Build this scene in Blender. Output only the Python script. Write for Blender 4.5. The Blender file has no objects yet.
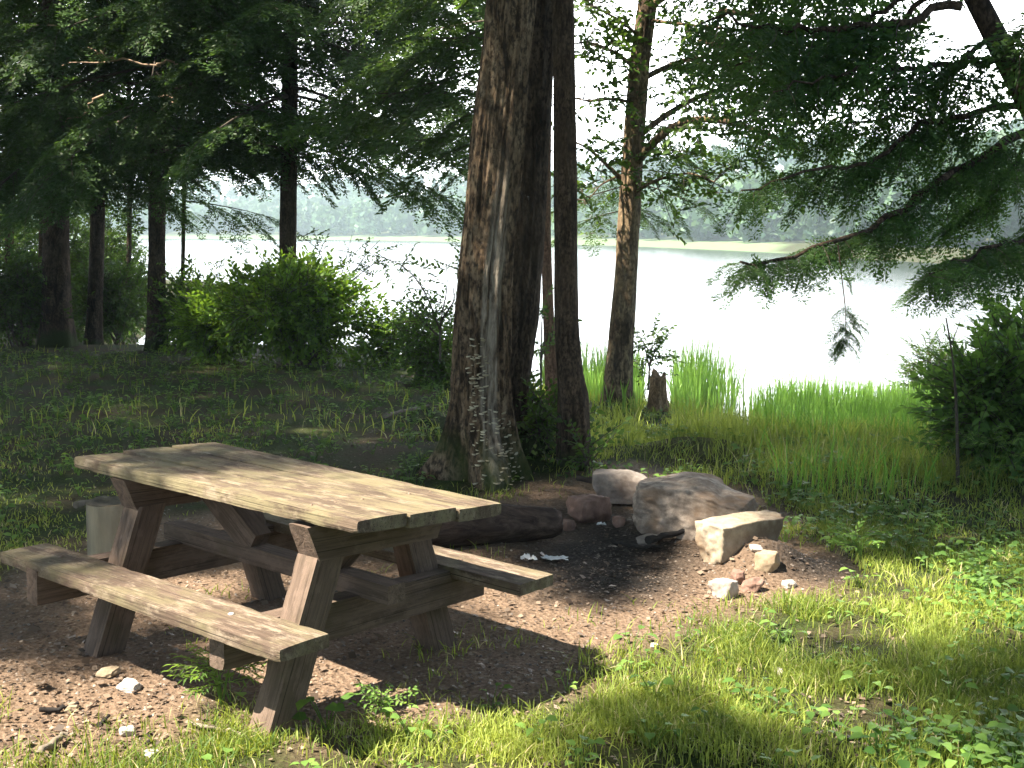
import bpy, bmesh, math, random
import numpy as np
from mathutils import Vector, Matrix

sc = bpy.context.scene
COL = sc.collection
PI = math.pi

# ------------------------------------------------------------------ camera model (also used to turn a pixel into a place)
F, CH, PITCH, ROLL = 1200.0, 1.7495, 0.1257, 0.0047
def ray(x, y):
    a, b = x - 512.0, y - 384.0
    c, s = math.cos(-ROLL), math.sin(-ROLL)
    a, b = c*a - s*b, s*a + c*b
    return np.array([a/F, math.cos(PITCH) - b/F*math.sin(PITCH), -math.sin(PITCH) - b/F*math.cos(PITCH)])
CAM = np.array([0, 0, CH])
def at_y(x, y, Y):
    v = ray(x, y); return CAM + v*(Y/v[1])
def project(P):
    P = np.asarray(P, float)
    x, y, z = P[..., 0], P[..., 1], P[..., 2] - CH
    d = y*math.cos(PITCH) - z*math.sin(PITCH); u = y*math.sin(PITCH) + z*math.cos(PITCH)
    d = np.where(d < .05, .05, d)
    a, b = F*x/d, -F*u/d
    c, s = math.cos(ROLL), math.sin(ROLL)
    return 512 + c*a - s*b, 384 + s*a + c*b
SUN = np.array([-.52698379, -.22840292, .81860869])

# ------------------------------------------------------------------ numpy noise
def _hash(ix, iy, iz, seed):
    h = (ix.astype(np.int64)*374761393 + iy.astype(np.int64)*668265263 + iz.astype(np.int64)*2147483647 + seed*974634777) & 0x7fffffff
    h = ((h ^ (h >> 13))*1274126177) & 0x7fffffff
    return ((h ^ (h >> 16)) & 0xffff)/65535.0
def vnoise(x, y, z=0, seed=0):
    x, y, z = np.broadcast_arrays(np.asarray(x, float), np.asarray(y, float), np.asarray(z, float))
    ix, iy, iz = np.floor(x), np.floor(y), np.floor(z)
    fx, fy, fz = x-ix, y-iy, z-iz
    fx, fy, fz = [f*f*(3-2*f) for f in (fx, fy, fz)]
    r = 0
    for dx in (0, 1):
        for dy in (0, 1):
            for dz in (0, 1):
                r = r + _hash(ix+dx, iy+dy, iz+dz, seed)*(fx if dx else 1-fx)*(fy if dy else 1-fy)*(fz if dz else 1-fz)
    return r*2-1
def fbm(x, y, z=0, seed=0, oct=4):
    r, a = 0, .5
    for k in range(oct):
        f = 2**k
        r = r + a*vnoise(np.asarray(x)*f, np.asarray(y)*f, np.asarray(z)*f, seed+k*17); a *= .5
    return r
def sstep(a, b, x):
    t = np.clip((np.asarray(x, float)-a)/(b-a), 0, 1); return t*t*(3-2*t)

# ------------------------------------------------------------------ terrain height
LAKE = -1.2
def shore_y(x):
    x = np.asarray(x, float)
    s = 19.5 + 10.5*sstep(2, -4, x) + 40*sstep(-9, -16, x) + 3*sstep(4, 12, x)
    return s
def far_d(az):            # distance of the far shore by direction (tan of the azimuth)
    return np.interp(az, [-.45, -.18, .0, .16, .30, .36, .6], [470, 450, 330, 215, 135, 120, 105])
def ridge(az):
    return np.interp(az, [-.45, -.18, .0, .12, .21, .3, .45], [.036, .044, .054, .070, .082, .078, .09])
def terrain(x, y):
    x, y = np.asarray(x, float), np.asarray(y, float)
    t = y*19.5/shore_y(x)
    z = np.interp(t, [-400, -50, 0, 5, 10, 14, 17, 19.5, 24, 40], [6, .5, .03, 0, -.10, -.29, -.72, -1.25, -2.2, -3.5])
    zs = np.interp(y, [10, 11.2, 13, 15.5, 19.5, 24], [-.10, -.22, -.62, -1.02, -1.28, -2.2])
    k_ = sstep(1.95, 2.7, x)*sstep(9.8, 10.2, y)*(y < 24)
    z = z*(1-k_) + np.minimum(z, zs)*k_
    z = z + .035*fbm(x*.9, y*.9, 0, 3, 3)*sstep(30, 8, np.abs(y)) + .012*fbm(x*5, y*5, 0, 9, 3)*sstep(20, 8, np.abs(y))
    # small hump of moss behind the fire ring and swell under the big trunk
    z = z + .16*np.exp(-(((x-1.55)/.55)**2 + ((y-9.9)/.35)**2)) + .14*np.exp(-(((x+.25)/1.1)**2 + ((y-9.2)/.8)**2))
    # spoil heap beside the fire slab
    z = z + .15*np.exp(-(((x-1.36)/.24)**2 + ((y-6.27)/.17)**2)) + .09*np.exp(-(((x-1.02)/.42)**2 + ((y-7.05)/.30)**2)) - .03*np.exp(-(((x-.5)/.42)**2 + ((y-6.9)/.4)**2))
    r = np.hypot(x, y); az = x/np.maximum(y, 1)
    D = far_d(az); e = r - D
    farz = np.where(e < 0, np.maximum(-3.5, -1.3+e*.05), -1.3 + 1.5*sstep(0, 60, e) + sstep(55, 330, e)*np.maximum(ridge(az)*(D+260)-9, 5))
    farm = (y > 60)
    z = np.where(farm, farz, z)
    return z
_TT = np.geomspace(1.0, 900, 6000)
def ground_at(px, py):
    v = ray(px, py); P = CAM + v*_TT[:, None]
    k = int(np.argmax(P[:, 2] < terrain(P[:, 0], P[:, 1])))
    a, b = _TT[max(k-1, 0)], _TT[k]
    Q = CAM + v*np.linspace(a, b, 20)[:, None]
    k = int(np.argmax(Q[:, 2] < terrain(Q[:, 0], Q[:, 1])))
    P = Q[k]
    return np.array([P[0], P[1], float(terrain(P[0], P[1]))])

# ------------------------------------------------------------------ materials
def new_mat(name):
    m = bpy.data.materials.new(name); m.use_nodes = True
    nt = m.node_tree; nt.nodes.clear()
    out = nt.nodes.new('ShaderNodeOutputMaterial')
    return m, nt, out
def node(nt, t, **kw):
    n = nt.nodes.new(t)
    for k, v in kw.items():
        if k.startswith('_'): setattr(n, k[1:], v)
        else: n.inputs[k].default_value = v
    return n
def ramp(nt, src, stops):
    r = nt.nodes.new('ShaderNodeValToRGB')
    el = r.color_ramp.elements
    while len(el) > 1: el.remove(el[-1])
    for i, (p, c) in enumerate(stops):
        e = el[0] if i == 0 else el.new(p)
        e.position = p; e.color = (c, c, c, 1) if isinstance(c, (int, float)) else (*c, 1)
    nt.links.new(src, r.inputs[0]); return r
def coords(nt, scale=(1, 1, 1), kind='Object'):
    tc = nt.nodes.new('ShaderNodeTexCoord'); mp = nt.nodes.new('ShaderNodeMapping')
    mp.inputs['Scale'].default_value = scale
    nt.links.new(tc.outputs[kind], mp.inputs[0]); return mp.outputs[0]
def noise(nt, vec, scale, detail=6, rough=.6, dist=0):
    n = node(nt, 'ShaderNodeTexNoise', Scale=scale, Detail=detail, Roughness=rough, Distortion=dist)
    nt.links.new(vec, n.inputs['Vector']); return n.outputs['Fac']
def mixc(nt, fac, a, b, mode='MIX'):
    m = nt.nodes.new('ShaderNodeMix'); m.data_type = 'RGBA'; m.blend_type = mode
    for sock, v in ((m.inputs[0], fac), (m.inputs[6], a), (m.inputs[7], b)):
        if hasattr(v, 'is_linked'): nt.links.new(v, sock)
        else: sock.default_value = v if isinstance(v, (int, float)) else (*v, 1)
    return m.outputs[2]
def math_(nt, op, a, b=0.0):
    m = nt.nodes.new('ShaderNodeMath'); m.operation = op
    for sock, v in ((m.inputs[0], a), (m.inputs[1], b)):
        if hasattr(v, 'is_linked'): nt.links.new(v, sock)
        else: sock.default_value = v
    return m.outputs[0]
def attr(nt, name):
    a = nt.nodes.new('ShaderNodeAttribute'); a.attribute_name = name; return a
def principled(nt, out, color, rough=.9, height=None, bump=.3, dist=.01, spec=.3):
    p = nt.nodes.new('ShaderNodeBsdfPrincipled')
    p.inputs['Roughness'].default_value = rough; p.inputs['Specular IOR Level'].default_value = spec
    if hasattr(color, 'is_linked'): nt.links.new(color, p.inputs['Base Color'])
    else: p.inputs['Base Color'].default_value = (*color, 1)
    if height is not None:
        b = node(nt, 'ShaderNodeBump', Strength=bump, Distance=dist)
        nt.links.new(height, b.inputs['Height']); nt.links.new(b.outputs[0], p.inputs['Normal'])
    nt.links.new(p.outputs[0], out.inputs[0]); return p
def speckle(name, stops, scale=8, stretch=(1, 1, 1), rough=.9, bump=.4, dist=.01, detail=8, over=None, kind='Object'):
    m, nt, out = new_mat(name)
    v = coords(nt, stretch, kind)
    f = noise(nt, v, scale, detail, .65)
    c = ramp(nt, f, stops).outputs[0]
    if over:       # (colour, scale, lo, hi)
        col2, s2, lo, hi = over
        v2 = coords(nt, (1, 1, 1), kind)
        f2 = ramp(nt, noise(nt, v2, s2, 6, .6), [(lo, 0), (hi, 1)]).outputs[0]
        c = mixc(nt, f2, c, col2)
    principled(nt, out, c, rough, f, bump, dist); return m
def leaf_mat(name, dark, light, trans=.35, wood=None, rough=.55, tcol=None, straw=None):
    m, nt, out = new_mat(name)
    a = attr(nt, 'tint').outputs['Fac']
    c = ramp(nt, a, [(0, dark), (1, light)] if straw is None else [(0, dark), (.94, light), (.97, straw)]).outputs[0]
    d = nt.nodes.new('ShaderNodeBsdfPrincipled'); d.inputs['Roughness'].default_value = rough; d.inputs['Specular IOR Level'].default_value = .35
    nt.links.new(c, d.inputs['Base Color'])
    t = nt.nodes.new('ShaderNodeBsdfTranslucent')
    c2 = mixc(nt, .6 if straw is None else .35, c, tcol or (light[0]*1.5, light[1]*1.35, light[2]*.6))
    nt.links.new(c2, t.inputs['Color'])
    mx = nt.nodes.new('ShaderNodeMixShader'); mx.inputs[0].default_value = trans
    nt.links.new(d.outputs[0], mx.inputs[1]); nt.links.new(t.outputs[0], mx.inputs[2]); nt.links.new(mx.outputs[0], out.inputs[0])
    return m

# ------------------------------------------------------------------ mesh from arrays, objects, tags
def mesh(name, V, Q, mats, mid=None, tint=None, smooth=False, attrs=None):
    V = np.asarray(V, np.float32); Q = np.asarray(Q, np.int32)
    me = bpy.data.meshes.new(name)
    me.vertices.add(len(V)); me.vertices.foreach_set('co', V.ravel())
    k = Q.shape[1]
    me.loops.add(Q.size); me.loops.foreach_set('vertex_index', Q.ravel())
    me.polygons.add(len(Q)); me.polygons.foreach_set('loop_start', np.arange(0, Q.size, k, dtype=np.int32))
    for m in mats: me.materials.append(m)
    if mid is not None: me.polygons.foreach_set('material_index', np.asarray(mid, np.int32))
    me.update(calc_edges=True)
    if smooth: me.polygons.foreach_set('use_smooth', np.ones(len(Q), bool))
    for an, arr in ([('tint', tint)] if tint is not None else []) + list((attrs or {}).items()):
        at = me.attributes.new(an, 'FLOAT', 'POINT'); at.data.foreach_set('value', np.asarray(arr, np.float32))
    me.validate(clean_customdata=False)
    return me
def link(name, me, parent=None, loc=None):
    o = bpy.data.objects.new(name, me); COL.objects.link(o)
    if parent is not None: o.parent = parent
    if loc is not None: o.location = loc
    return o
def tag(o, label=None, cat=None, group=None, kind=None):
    for k, v in (('label', label), ('category', cat), ('group', group), ('kind', kind)):
        if v: o[k] = v
    return o
def empty(name, loc, label, cat, group=None, rz=0):
    o = bpy.data.objects.new(name, None); o.empty_display_size = .2; COL.objects.link(o)
    o.location = loc; o.rotation_euler = (0, 0, rz)
    return tag(o, label, cat, group)

class Acc:                     # collects quads
    def __init__(s): s.V, s.Q, s.M, s.T, s.n = [], [], [], [], 0
    def add(s, V, Q, mid=0, tint=.5):
        V = np.asarray(V, float).reshape(-1, 3); Q = np.asarray(Q, int).reshape(-1, 4)
        s.V.append(V); s.Q.append(Q + s.n); s.n += len(V)
        s.M.append(np.full(len(Q), mid) if np.isscalar(mid) else np.asarray(mid))
        s.T.append(np.full(len(V), tint) if np.isscalar(tint) else np.asarray(tint))
    def inst(s, tpl, Ms, Ts, tint, mid_off=0):
        V, Q, M, T = tpl
        k = len(Ts)
        if k == 0: return
        W = np.einsum('kij,nj->kni', Ms, V) + Ts[:, None, :]
        QQ = Q[None] + (np.arange(k)*len(V))[:, None, None]
        tt = np.clip(np.asarray(tint)[:, None] + T[None]*.0 + (T[None]-.5)*.7, 0, 1)
        s.add(W.reshape(-1, 3), QQ.reshape(-1, 4), np.tile(M, k)+mid_off, tt.ravel())
    def tpl(s): return np.concatenate(s.V), np.concatenate(s.Q), np.concatenate(s.M), np.concatenate(s.T)
    def mesh(s, name, mats, smooth=False):
        V, Q, M, T = s.tpl(); return mesh(name, V, Q, mats, M, T, smooth)

def basis(d, up=(0, 0, 1), rollang=0.0, scale=1.0):
    d = np.asarray(d, float); d = d/np.linalg.norm(d)
    y = np.cross(up, d); n = np.linalg.norm(y)
    y = np.array([0, 1, 0]) if n < 1e-5 else y/n
    z = np.cross(d, y)
    c, s_ = math.cos(rollang), math.sin(rollang)
    y2, z2 = c*y + s_*z, -s_*y + c*z
    return np.stack([d, y2, z2], 1)*scale

def tube(acc, path, radii, segs=6, mid=0, tint=.5, cap=True):
    path = np.asarray(path, float); n = len(path); segs += segs % 2
    tan = np.gradient(path, axis=0)
    V = []
    for i in range(n):
        B = basis(tan[i], (0, 0, 1) if abs(tan[i][2]) < .9*np.linalg.norm(tan[i]) else (0, 1, 0))
        a = np.arange(segs)/segs*2*PI
        V.append(path[i] + radii[i]*(np.cos(a)[:, None]*B[:, 1] + np.sin(a)[:, None]*B[:, 2]))
    V = np.concatenate(V)
    i, j = np.meshgrid(np.arange(n-1), np.arange(segs), indexing='ij')
    Q = np.stack([i*segs+j, i*segs+(j+1) % segs, (i+1)*segs+(j+1) % segs, (i+1)*segs+j], -1).reshape(-1, 4)
    acc.add(V, Q, mid, tint)
    if cap:
        for base, c, flip in ((0, path[0], 1), ((n-1)*segs, path[-1], 0)):
            ring = V[base:base+segs]
            idx = np.arange(segs)
            VV = np.concatenate([ring, [c]])
            k2 = segs//2
            QQ = np.stack([idx[::2], (idx[::2]+1) % segs, (idx[::2]+2) % segs, np.full(k2, segs)], -1)
            if flip: QQ = QQ[:, ::-1]
            acc.add(VV, QQ, mid, tint)

def resample(P, n):
    P = np.asarray(P, float)
    d = np.concatenate([[0], np.cumsum(np.linalg.norm(np.diff(P, axis=0), axis=1))])
    t = np.linspace(0, d[-1], n)
    R = np.stack([np.interp(t, d, P[:, k]) for k in range(P.shape[1])], 1)
    for _ in range(2):
        R[1:-1] = .25*R[:-2] + .5*R[1:-1] + .25*R[2:]
    return R

# ------------------------------------------------------------------ foliage templates
def frond(L, bs, ts, tl, tw, seed, droop=.25, wide=.42, axis_r=.008):
    """flat hemlock frond along +X: side branchlets with feathery twigs (mat 0), woody axis (mat 1)"""
    rs = np.random.RandomState(seed); acc = Acc()
    def axis(t): return np.array([L*t, .04*L*math.sin(t*5+seed), -droop*L*t*t])
    C, D, LN, TT = [], [], [], []
    x = .10*L
    while x < L*.99:
        t = x/L
        for sd in (-1, 1):
            if rs.rand() < .12: continue
            bl = wide*L*(min(1, t*5+.15))*(1-t)**.75*(.65+.5*rs.rand()) + .05
            ang = math.radians(62-22*t + rs.uniform(-9, 9))
            dv = np.array([math.cos(ang), sd*math.sin(ang), rs.uniform(-.15, .05)])
            p0 = axis(t)
            s = .02
            bt = rs.rand()
            while s < bl:
                u = s/bl
                p = p0 + dv*s + np.array([0, 0, -.35*s*u])
                for s2 in (-1, 1):
                    a2 = math.radians(rs.uniform(35, 60))*s2
                    dd = np.array([dv[0]*math.cos(a2)-dv[1]*math.sin(a2), dv[0]*math.sin(a2)+dv[1]*math.cos(a2), dv[2]-.35*u+rs.uniform(-.25, .2)])
                    C.append(p); D.append(dd/np.linalg.norm(dd)); LN.append(tl*(.45+.75*rs.rand())*(1-.5*u)); TT.append(np.clip(.3+.5*bt+.25*u*rs.rand(), 0, 1))
                s += ts*(.8+.4*rs.rand())
            # tip twig
            C.append(p0+dv*bl*.97+np.array([0, 0, -.35*bl])); D.append(dv); LN.append(tl*.8); TT.append(.9)
        x += bs*(.8+.4*rs.rand())
    C, D, LN, TT = map(np.array, (C, D, LN, TT))
    side = np.cross(D, np.array([0, 0, 1.0])+.5*rs.randn(len(D), 3)); side /= np.linalg.norm(side, axis=1)[:, None]
    w = (tw*(.7+.6*rs.rand(len(D))))[:, None]
    V = np.stack([C - side*w*.35, C + D*(LN*.55)[:, None] - side*w*.5, C + D*LN[:, None], C + D*(LN*.5)[:, None] + side*w*.5], 1)
    n = len(C)
    acc.add(V.reshape(-1, 3), np.arange(4*n).reshape(-1, 4), 0, np.repeat(TT, 4))
    tube(acc, [axis(t) for t in np.linspace(0, .97, 8)], np.linspace(axis_r, axis_r*.25, 8), 4, 1, .5, False)
    return acc.tpl()
def leaf_quads(L, W, bend=.15):
    """one broad leaf along +X, two quads folded on the mid rib"""
    V = np.array([[0, 0, 0], [.22*L, -.42*W, .08*L], [.62*L, -.40*W, .05*L], [L, 0, -bend*L], [.62*L, .40*W, .05*L], [.22*L, .42*W, .08*L], [.25*L, 0, 0], [.62*L, 0, -.02*L]])
    Q = np.array([[0, 1, 2, 6], [6, 2, 3, 7], [6, 7, 3, 4], [0, 6, 4, 5]])
    return V, Q
def sprig(n, L, lw, seed, spread=.5):
    """twig along +X with n broad leaves"""
    rs = np.random.RandomState(seed); acc = Acc()
    for k in range(n):
        t = (k+.6)/n
        p = np.array([t*spread, 0, -.08*spread*t*t])
        ang = rs.uniform(.5, 1.2)*(1 if k % 2 else -1)*(1-.6*(k == n-1))
        d = np.array([math.cos(ang), math.sin(ang), rs.uniform(-.6, .35)])
        V, Q = leaf_quads(L*(.7+.5*rs.rand()), lw*(.7+.5*rs.rand()))
        acc.add(V @ basis(d, rollang=rs.uniform(-.7, .7)).T + p, Q, 0, np.clip(.5+.28*rs.randn(), 0, 1))
    tube(acc, [[0, 0, 0], [.5*spread, 0, -.02*spread], [spread*.95, 0, -.075*spread]], [.005, .004, .002], 4, 1, .5, False)
    return acc.tpl()
FR_BIG = [frond(2.4, .085, .05, .13, .024, s, .22) for s in (1, 2, 3)]
FR_SMALL = [frond(.9, .062, .046, .105, .028, s, .34, .40, .005) for s in (4, 5, 6)]
FR_MID = [frond(1.2, .065, .042, .105, .028, s, .34, .42, .006) for s in (14, 15, 16)]
FR_CAN = [frond(1.7, .12, .085, .17, .055, s, .2, .45, .012) for s in (7, 8)]
SPRIG = [sprig(9, .085, .048, s, .36) for s in (1, 2, 3)]
SPRIG_S = [sprig(10, .06, .032, s, .30) for s in (4, 5, 6)]
SPRIG_F = [sprig(12, .10, .018, s, .40) for s in (7, 8)]

def scatter(acc, tpls, P, D, S, rs, rollsd=.4, tint=None, up=(0, 0, 1)):
    """instances of templates at P pointing along D with scale S"""
    P, D, S = np.asarray(P, float), np.asarray(D, float), np.asarray(S, float)
    which = rs.randint(len(tpls), size=len(P))
    for w in range(len(tpls)):
        ix = np.where(which == w)[0]
        if not len(ix): continue
        Ms = np.stack([basis(D[i], up, rs.normal(0, rollsd), S[i]) for i in ix])
        tt = np.clip((.45+.2*rs.randn(len(ix))) if tint is None else np.asarray(tint)[ix], 0, 1)
        acc.inst(tpls[w], Ms, P[ix], tt)

# ------------------------------------------------------------------ materials used
M = {}
M['needle'] = leaf_mat('hemlock_needles', (.013, .036, .012), (.07, .145, .034), .42)
M['needle_light'] = leaf_mat('hemlock_needles_light', (.02, .048, .016), (.085, .16, .04), .38)
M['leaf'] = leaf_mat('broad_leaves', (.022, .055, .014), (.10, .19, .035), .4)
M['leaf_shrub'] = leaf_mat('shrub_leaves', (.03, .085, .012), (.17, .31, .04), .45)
M['leaf_dark'] = leaf_mat('dark_shrub_leaves', (.035, .09, .028), (.15, .28, .06), .45)
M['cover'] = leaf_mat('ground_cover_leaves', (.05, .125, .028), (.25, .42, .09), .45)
M['grass'] = leaf_mat('grass_blades', (.06, .13, .022), (.47, .54, .115), .45, straw=(.56, .48, .28))
M['reed'] = leaf_mat('reed_blades', (.05, .15, .03), (.29, .50, .11), .45)
M['rank'] = leaf_mat('rank_grass_blades', (.04, .13, .024), (.22, .43, .085), .45)
M['twig'] = speckle('twig_bark', [(.3, (.045, .036, .028)), (.7, (.12, .10, .08))], 20)
def bark(name, dark, mid, light, scale=5, moss=None, moss_top=.6, bump=.9, rough=.95):
    m, nt, out = new_mat(name)
    v = coords(nt, (1, 1, .26)); v2 = coords(nt, (1, 1, .55)); v3 = coords(nt)
    f = noise(nt, v, scale*4, 8, .65, .6); g = noise(nt, v2, scale*11, 6, .6); big = noise(nt, v3, 1.6, 4, .6)
    c = ramp(nt, f, [(.36, dark), (.48, mid), (.64, light)]).outputs[0]
    c = mixc(nt, ramp(nt, g, [(.40, .85), (.56, 0)]).outputs[0], c, dark)
    c = mixc(nt, ramp(nt, big, [(.45, 0), (.7, .45)]).outputs[0], c, light)
    if moss:
        sep = nt.nodes.new('ShaderNodeSeparateXYZ'); nt.links.new(v3, sep.inputs[0])
        h = math_(nt, 'ADD', ramp(nt, sep.outputs[2], [(0, .75), (min(.99, moss_top), 0)]).outputs[0], math_(nt, 'MULTIPLY', math_(nt, 'SUBTRACT', big, .5), 1.6))
        c = mixc(nt, ramp(nt, h, [(.3, 0), (.62, .85)]).outputs[0], c, moss)
    hgt = math_(nt, 'ADD', f, math_(nt, 'MULTIPLY', g, .5))
    principled(nt, out, c, rough, hgt, bump, .025, .15)
    return m
M['bark_old'] = bark('old_trunk_bark', (.018, .015, .012), (.085, .068, .052), (.17, .14, .11), 3.2, (.035, .055, .014), .55)
M['bark_dark'] = bark('dark_trunk_bark', (.014, .010, .007), (.062, .043, .030), (.125, .09, .065), 4, (.03, .05, .014), .4)
M['bark_slim'] = bark('slim_trunk_bark', (.018, .013, .009), (.075, .052, .036), (.15, .105, .072), 6, (.03, .05, .014), .35)
M['bark_red'] = bark('reddish_bark', (.08, .045, .03), (.22, .12, .08), (.34, .2, .14), 6)
M['bark_cherry'] = bark('cherry_bark', (.035, .024, .017), (.15, .105, .07), (.34, .25, .15), 3.5, (.04, .06, .015), .4)
M['bark_stump'] = bark('stump_bark', (.10, .06, .035), (.28, .17, .095), (.44, .29, .18), 6)

# trunk with bare wood: extra attribute mix
m, nt, out = new_mat('old_trunk_bark_bare')
v = coords(nt, (1, 1, .26)); v2 = coords(nt, (1, 1, .55)); v3 = coords(nt)
f = noise(nt, v, 13, 8, .65, .6); g = noise(nt, v2, 36, 6, .6); big = noise(nt, v3, 1.6, 4, .6)
c = ramp(nt, f, [(.37, (.026, .018, .011)), (.48, (.145, .099, .062)), (.64, (.30, .225, .15))]).outputs[0]
c = mixc(nt, ramp(nt, g, [(.40, .85), (.56, 0)]).outputs[0], c, (.02, .015, .012))
fb = noise(nt, coords(nt, (1, 1, .22)), 26, 8, .7, .5)
bare = ramp(nt, fb, [(.34, (.05, .04, .032)), (.46, (.20, .17, .135)), (.68, (.44, .39, .32))]).outputs[0]
c = mixc(nt, attr(nt, 'bare').outputs['Fac'], c, bare)
c = mixc(nt, attr(nt, 'moss').outputs['Fac'], c, (.038, .058, .014))
principled(nt, out, c, .95, math_(nt, 'ADD', f, math_(nt, 'MULTIPLY', g, .5)), .9, .03, .15)
M['bark_bare'] = m

# ------------------------------------------------------------------ ground
PG = {   # patches drawn on the ground, as corner points seen in the photograph
 'dirt': [[(-200, 560), (0, 585), (120, 520), (330, 500), (430, 505), (560, 478), (640, 462), (760, 492), (820, 545), (835, 590), (740, 622), (640, 660), (560, 700), (420, 716), (300, 730), (215, 700), (150, 768), (-200, 800)],
          ],
 'duff': [[(240, 432), (330, 412), (450, 392), (560, 430), (560, 490), (430, 500), (250, 455)], [(596, 462), (640, 455), (700, 458), (750, 470), (640, 474)], [(790, 700), (900, 690), (900, 730), (800, 740)], [(520, 690), (600, 690), (600, 740), (520, 740)]],
 'ash': [[(520, 545), (560, 512), (610, 500), (690, 528), (705, 570), (640, 598), (560, 592), (505, 572)], [(780, 545), (830, 560), (830, 580), (770, 560)]],
}
def poly_world(P): return np.array([ground_at(*p)[:2] for p in P])
PW = {k: [poly_world(p) for p in v] for k, v in PG.items()}
def inside(poly, x, y):
    r = np.zeros(np.shape(x), bool); n = len(poly); j = n-1
    for i in range(n):
        xi, yi = poly[i]; xj, yj = poly[j]
        with np.errstate(divide='ignore', invalid='ignore'):
            c = ((yi > y) != (yj > y)) & (x < (xj-xi)*(y-yi)/(yj-yi+1e-12)+xi)
        r ^= c; j = i
    return r
def dist_poly(poly, x, y):       # signed distance, positive inside
    d = np.full(np.shape(x), 1e9)
    for i in range(len(poly)):
        a, b = poly[i], poly[(i+1) % len(poly)]
        ab = b-a; t = np.clip(((x-a[0])*ab[0]+(y-a[1])*ab[1])/(ab@ab+1e-12), 0, 1)
        d = np.minimum(d, np.hypot(x-a[0]-t*ab[0], y-a[1]-t*ab[1]))
    return np.where(inside(poly, x, y), d, -d)
def patch(key, x, y, soft=.2, wob=.25):
    x, y = np.asarray(x, float), np.asarray(y, float)
    w = wob*fbm(x*1.7, y*1.7, 0, 31, 4)
    r = np.zeros(x.shape)
    for p in PW[key]:
        r = np.maximum(r, sstep(-soft, soft, dist_poly(p, x, y)+w))
    return r

def grow(a, b, step, k):
    r = [a]
    while r[-1] < b: step *= k; r.append(r[-1]+step)
    return np.array(r)
xs = np.concatenate([-grow(4.5, 1000, .06, 1.085)[::-1], np.arange(-4.45, 5.5, .05), grow(5.5, 1000, .06, 1.085)])
ysv = np.concatenate([-grow(-2.6, 300, .08, 1.15)[::-1], np.arange(2.65, 12.0, .05), grow(12, 1000, .06, 1.05)])
X, Y = np.meshgrid(xs, ysv)
Z = terrain(X, Y)
nx, ny = len(xs), len(ysv)
i, j = np.meshgrid(np.arange(ny-1), np.arange(nx-1), indexing='ij')
Q = np.stack([i*nx+j, i*nx+j+1, (i+1)*nx+j+1, (i+1)*nx+j], -1).reshape(-1, 4)
dirt = np.where((np.abs(X) < 12) & (Y > 2) & (Y < 16), 0.0, 0.0)
sel = (np.abs(X) < 14) & (Y > 1.5) & (Y < 18)
ash = np.zeros(X.shape)
dirt[sel] = patch('dirt', X[sel], Y[sel]); ash[sel] = patch('ash', X[sel], Y[sel], .30, .35)
moss = np.exp(-(((X-1.55)/.62)**2 + ((Y-9.9)/.42)**2))*(.6+.8*fbm(X*3, Y*6, 0, 41, 3))
marsh = np.where((Y > 60) & (X/np.maximum(Y, 1) < .22), sstep(90, 50, np.hypot(X, Y)-far_d(X/np.maximum(Y, 1))), 0)
m, nt, out = new_mat('ground_soil')
v = coords(nt)
fine = noise(nt, v, 55, 8, .7); med = noise(nt, v, 9, 6, .6); big = noise(nt, v, 1.3, 5, .6)
vor = node(nt, 'ShaderNodeTexVoronoi', Scale=38.0); nt.links.new(v, vor.inputs['Vector'])
soil = ramp(nt, fine, [(.28, (.055, .036, .024)), (.5, (.19, .132, .092)), (.72, (.36, .265, .195))]).outputs[0]
soil = mixc(nt, ramp(nt, med, [(.4, 0), (.65, .55)]).outputs[0], soil, (.235, .162, .115))
forest = ramp(nt, fine, [(.3, (.020, .024, .010)), (.55, (.048, .072, .020)), (.75, (.09, .115, .036))]).outputs[0]
forest = mixc(nt, ramp(nt, big, [(.42, 0), (.6, .8)]).outputs[0], forest, (.075, .052, .036))
gr = mixc(nt, attr(nt, 'dirt').outputs['Fac'], forest, soil)
ashc = ramp(nt, fine, [(.3, (.010, .009, .008)), (.52, (.032, .027, .024)), (.74, (.11, .092, .08))]).outputs[0]
gr = mixc(nt, attr(nt, 'ash').outputs['Fac'], gr, ashc)
gr = mixc(nt, attr(nt, 'moss').outputs['Fac'], gr, ramp(nt, fine, [(.3, (.06, .07, .02)), (.7, (.30, .27, .11))]).outputs[0])
gr = mixc(nt, attr(nt, 'marsh').outputs['Fac'], gr, (.15, .21, .10))
hh = math_(nt, 'ADD', fine, math_(nt, 'MULTIPLY', vor.outputs['Distance'], .8))
principled(nt, out, gr, .97, hh, .9, .02, .1)
M['ground'] = m
me = mesh('ground', np.stack([X, Y, Z], -1).reshape(-1, 3), Q, [m], smooth=True, attrs={'dirt': dirt.ravel(), 'ash': ash.ravel(), 'marsh': marsh.ravel(), 'moss': np.clip(moss, 0, 1).ravel()})
tag(link('ground', me), 'brown and green lakeside ground', None, None, 'structure')

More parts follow.
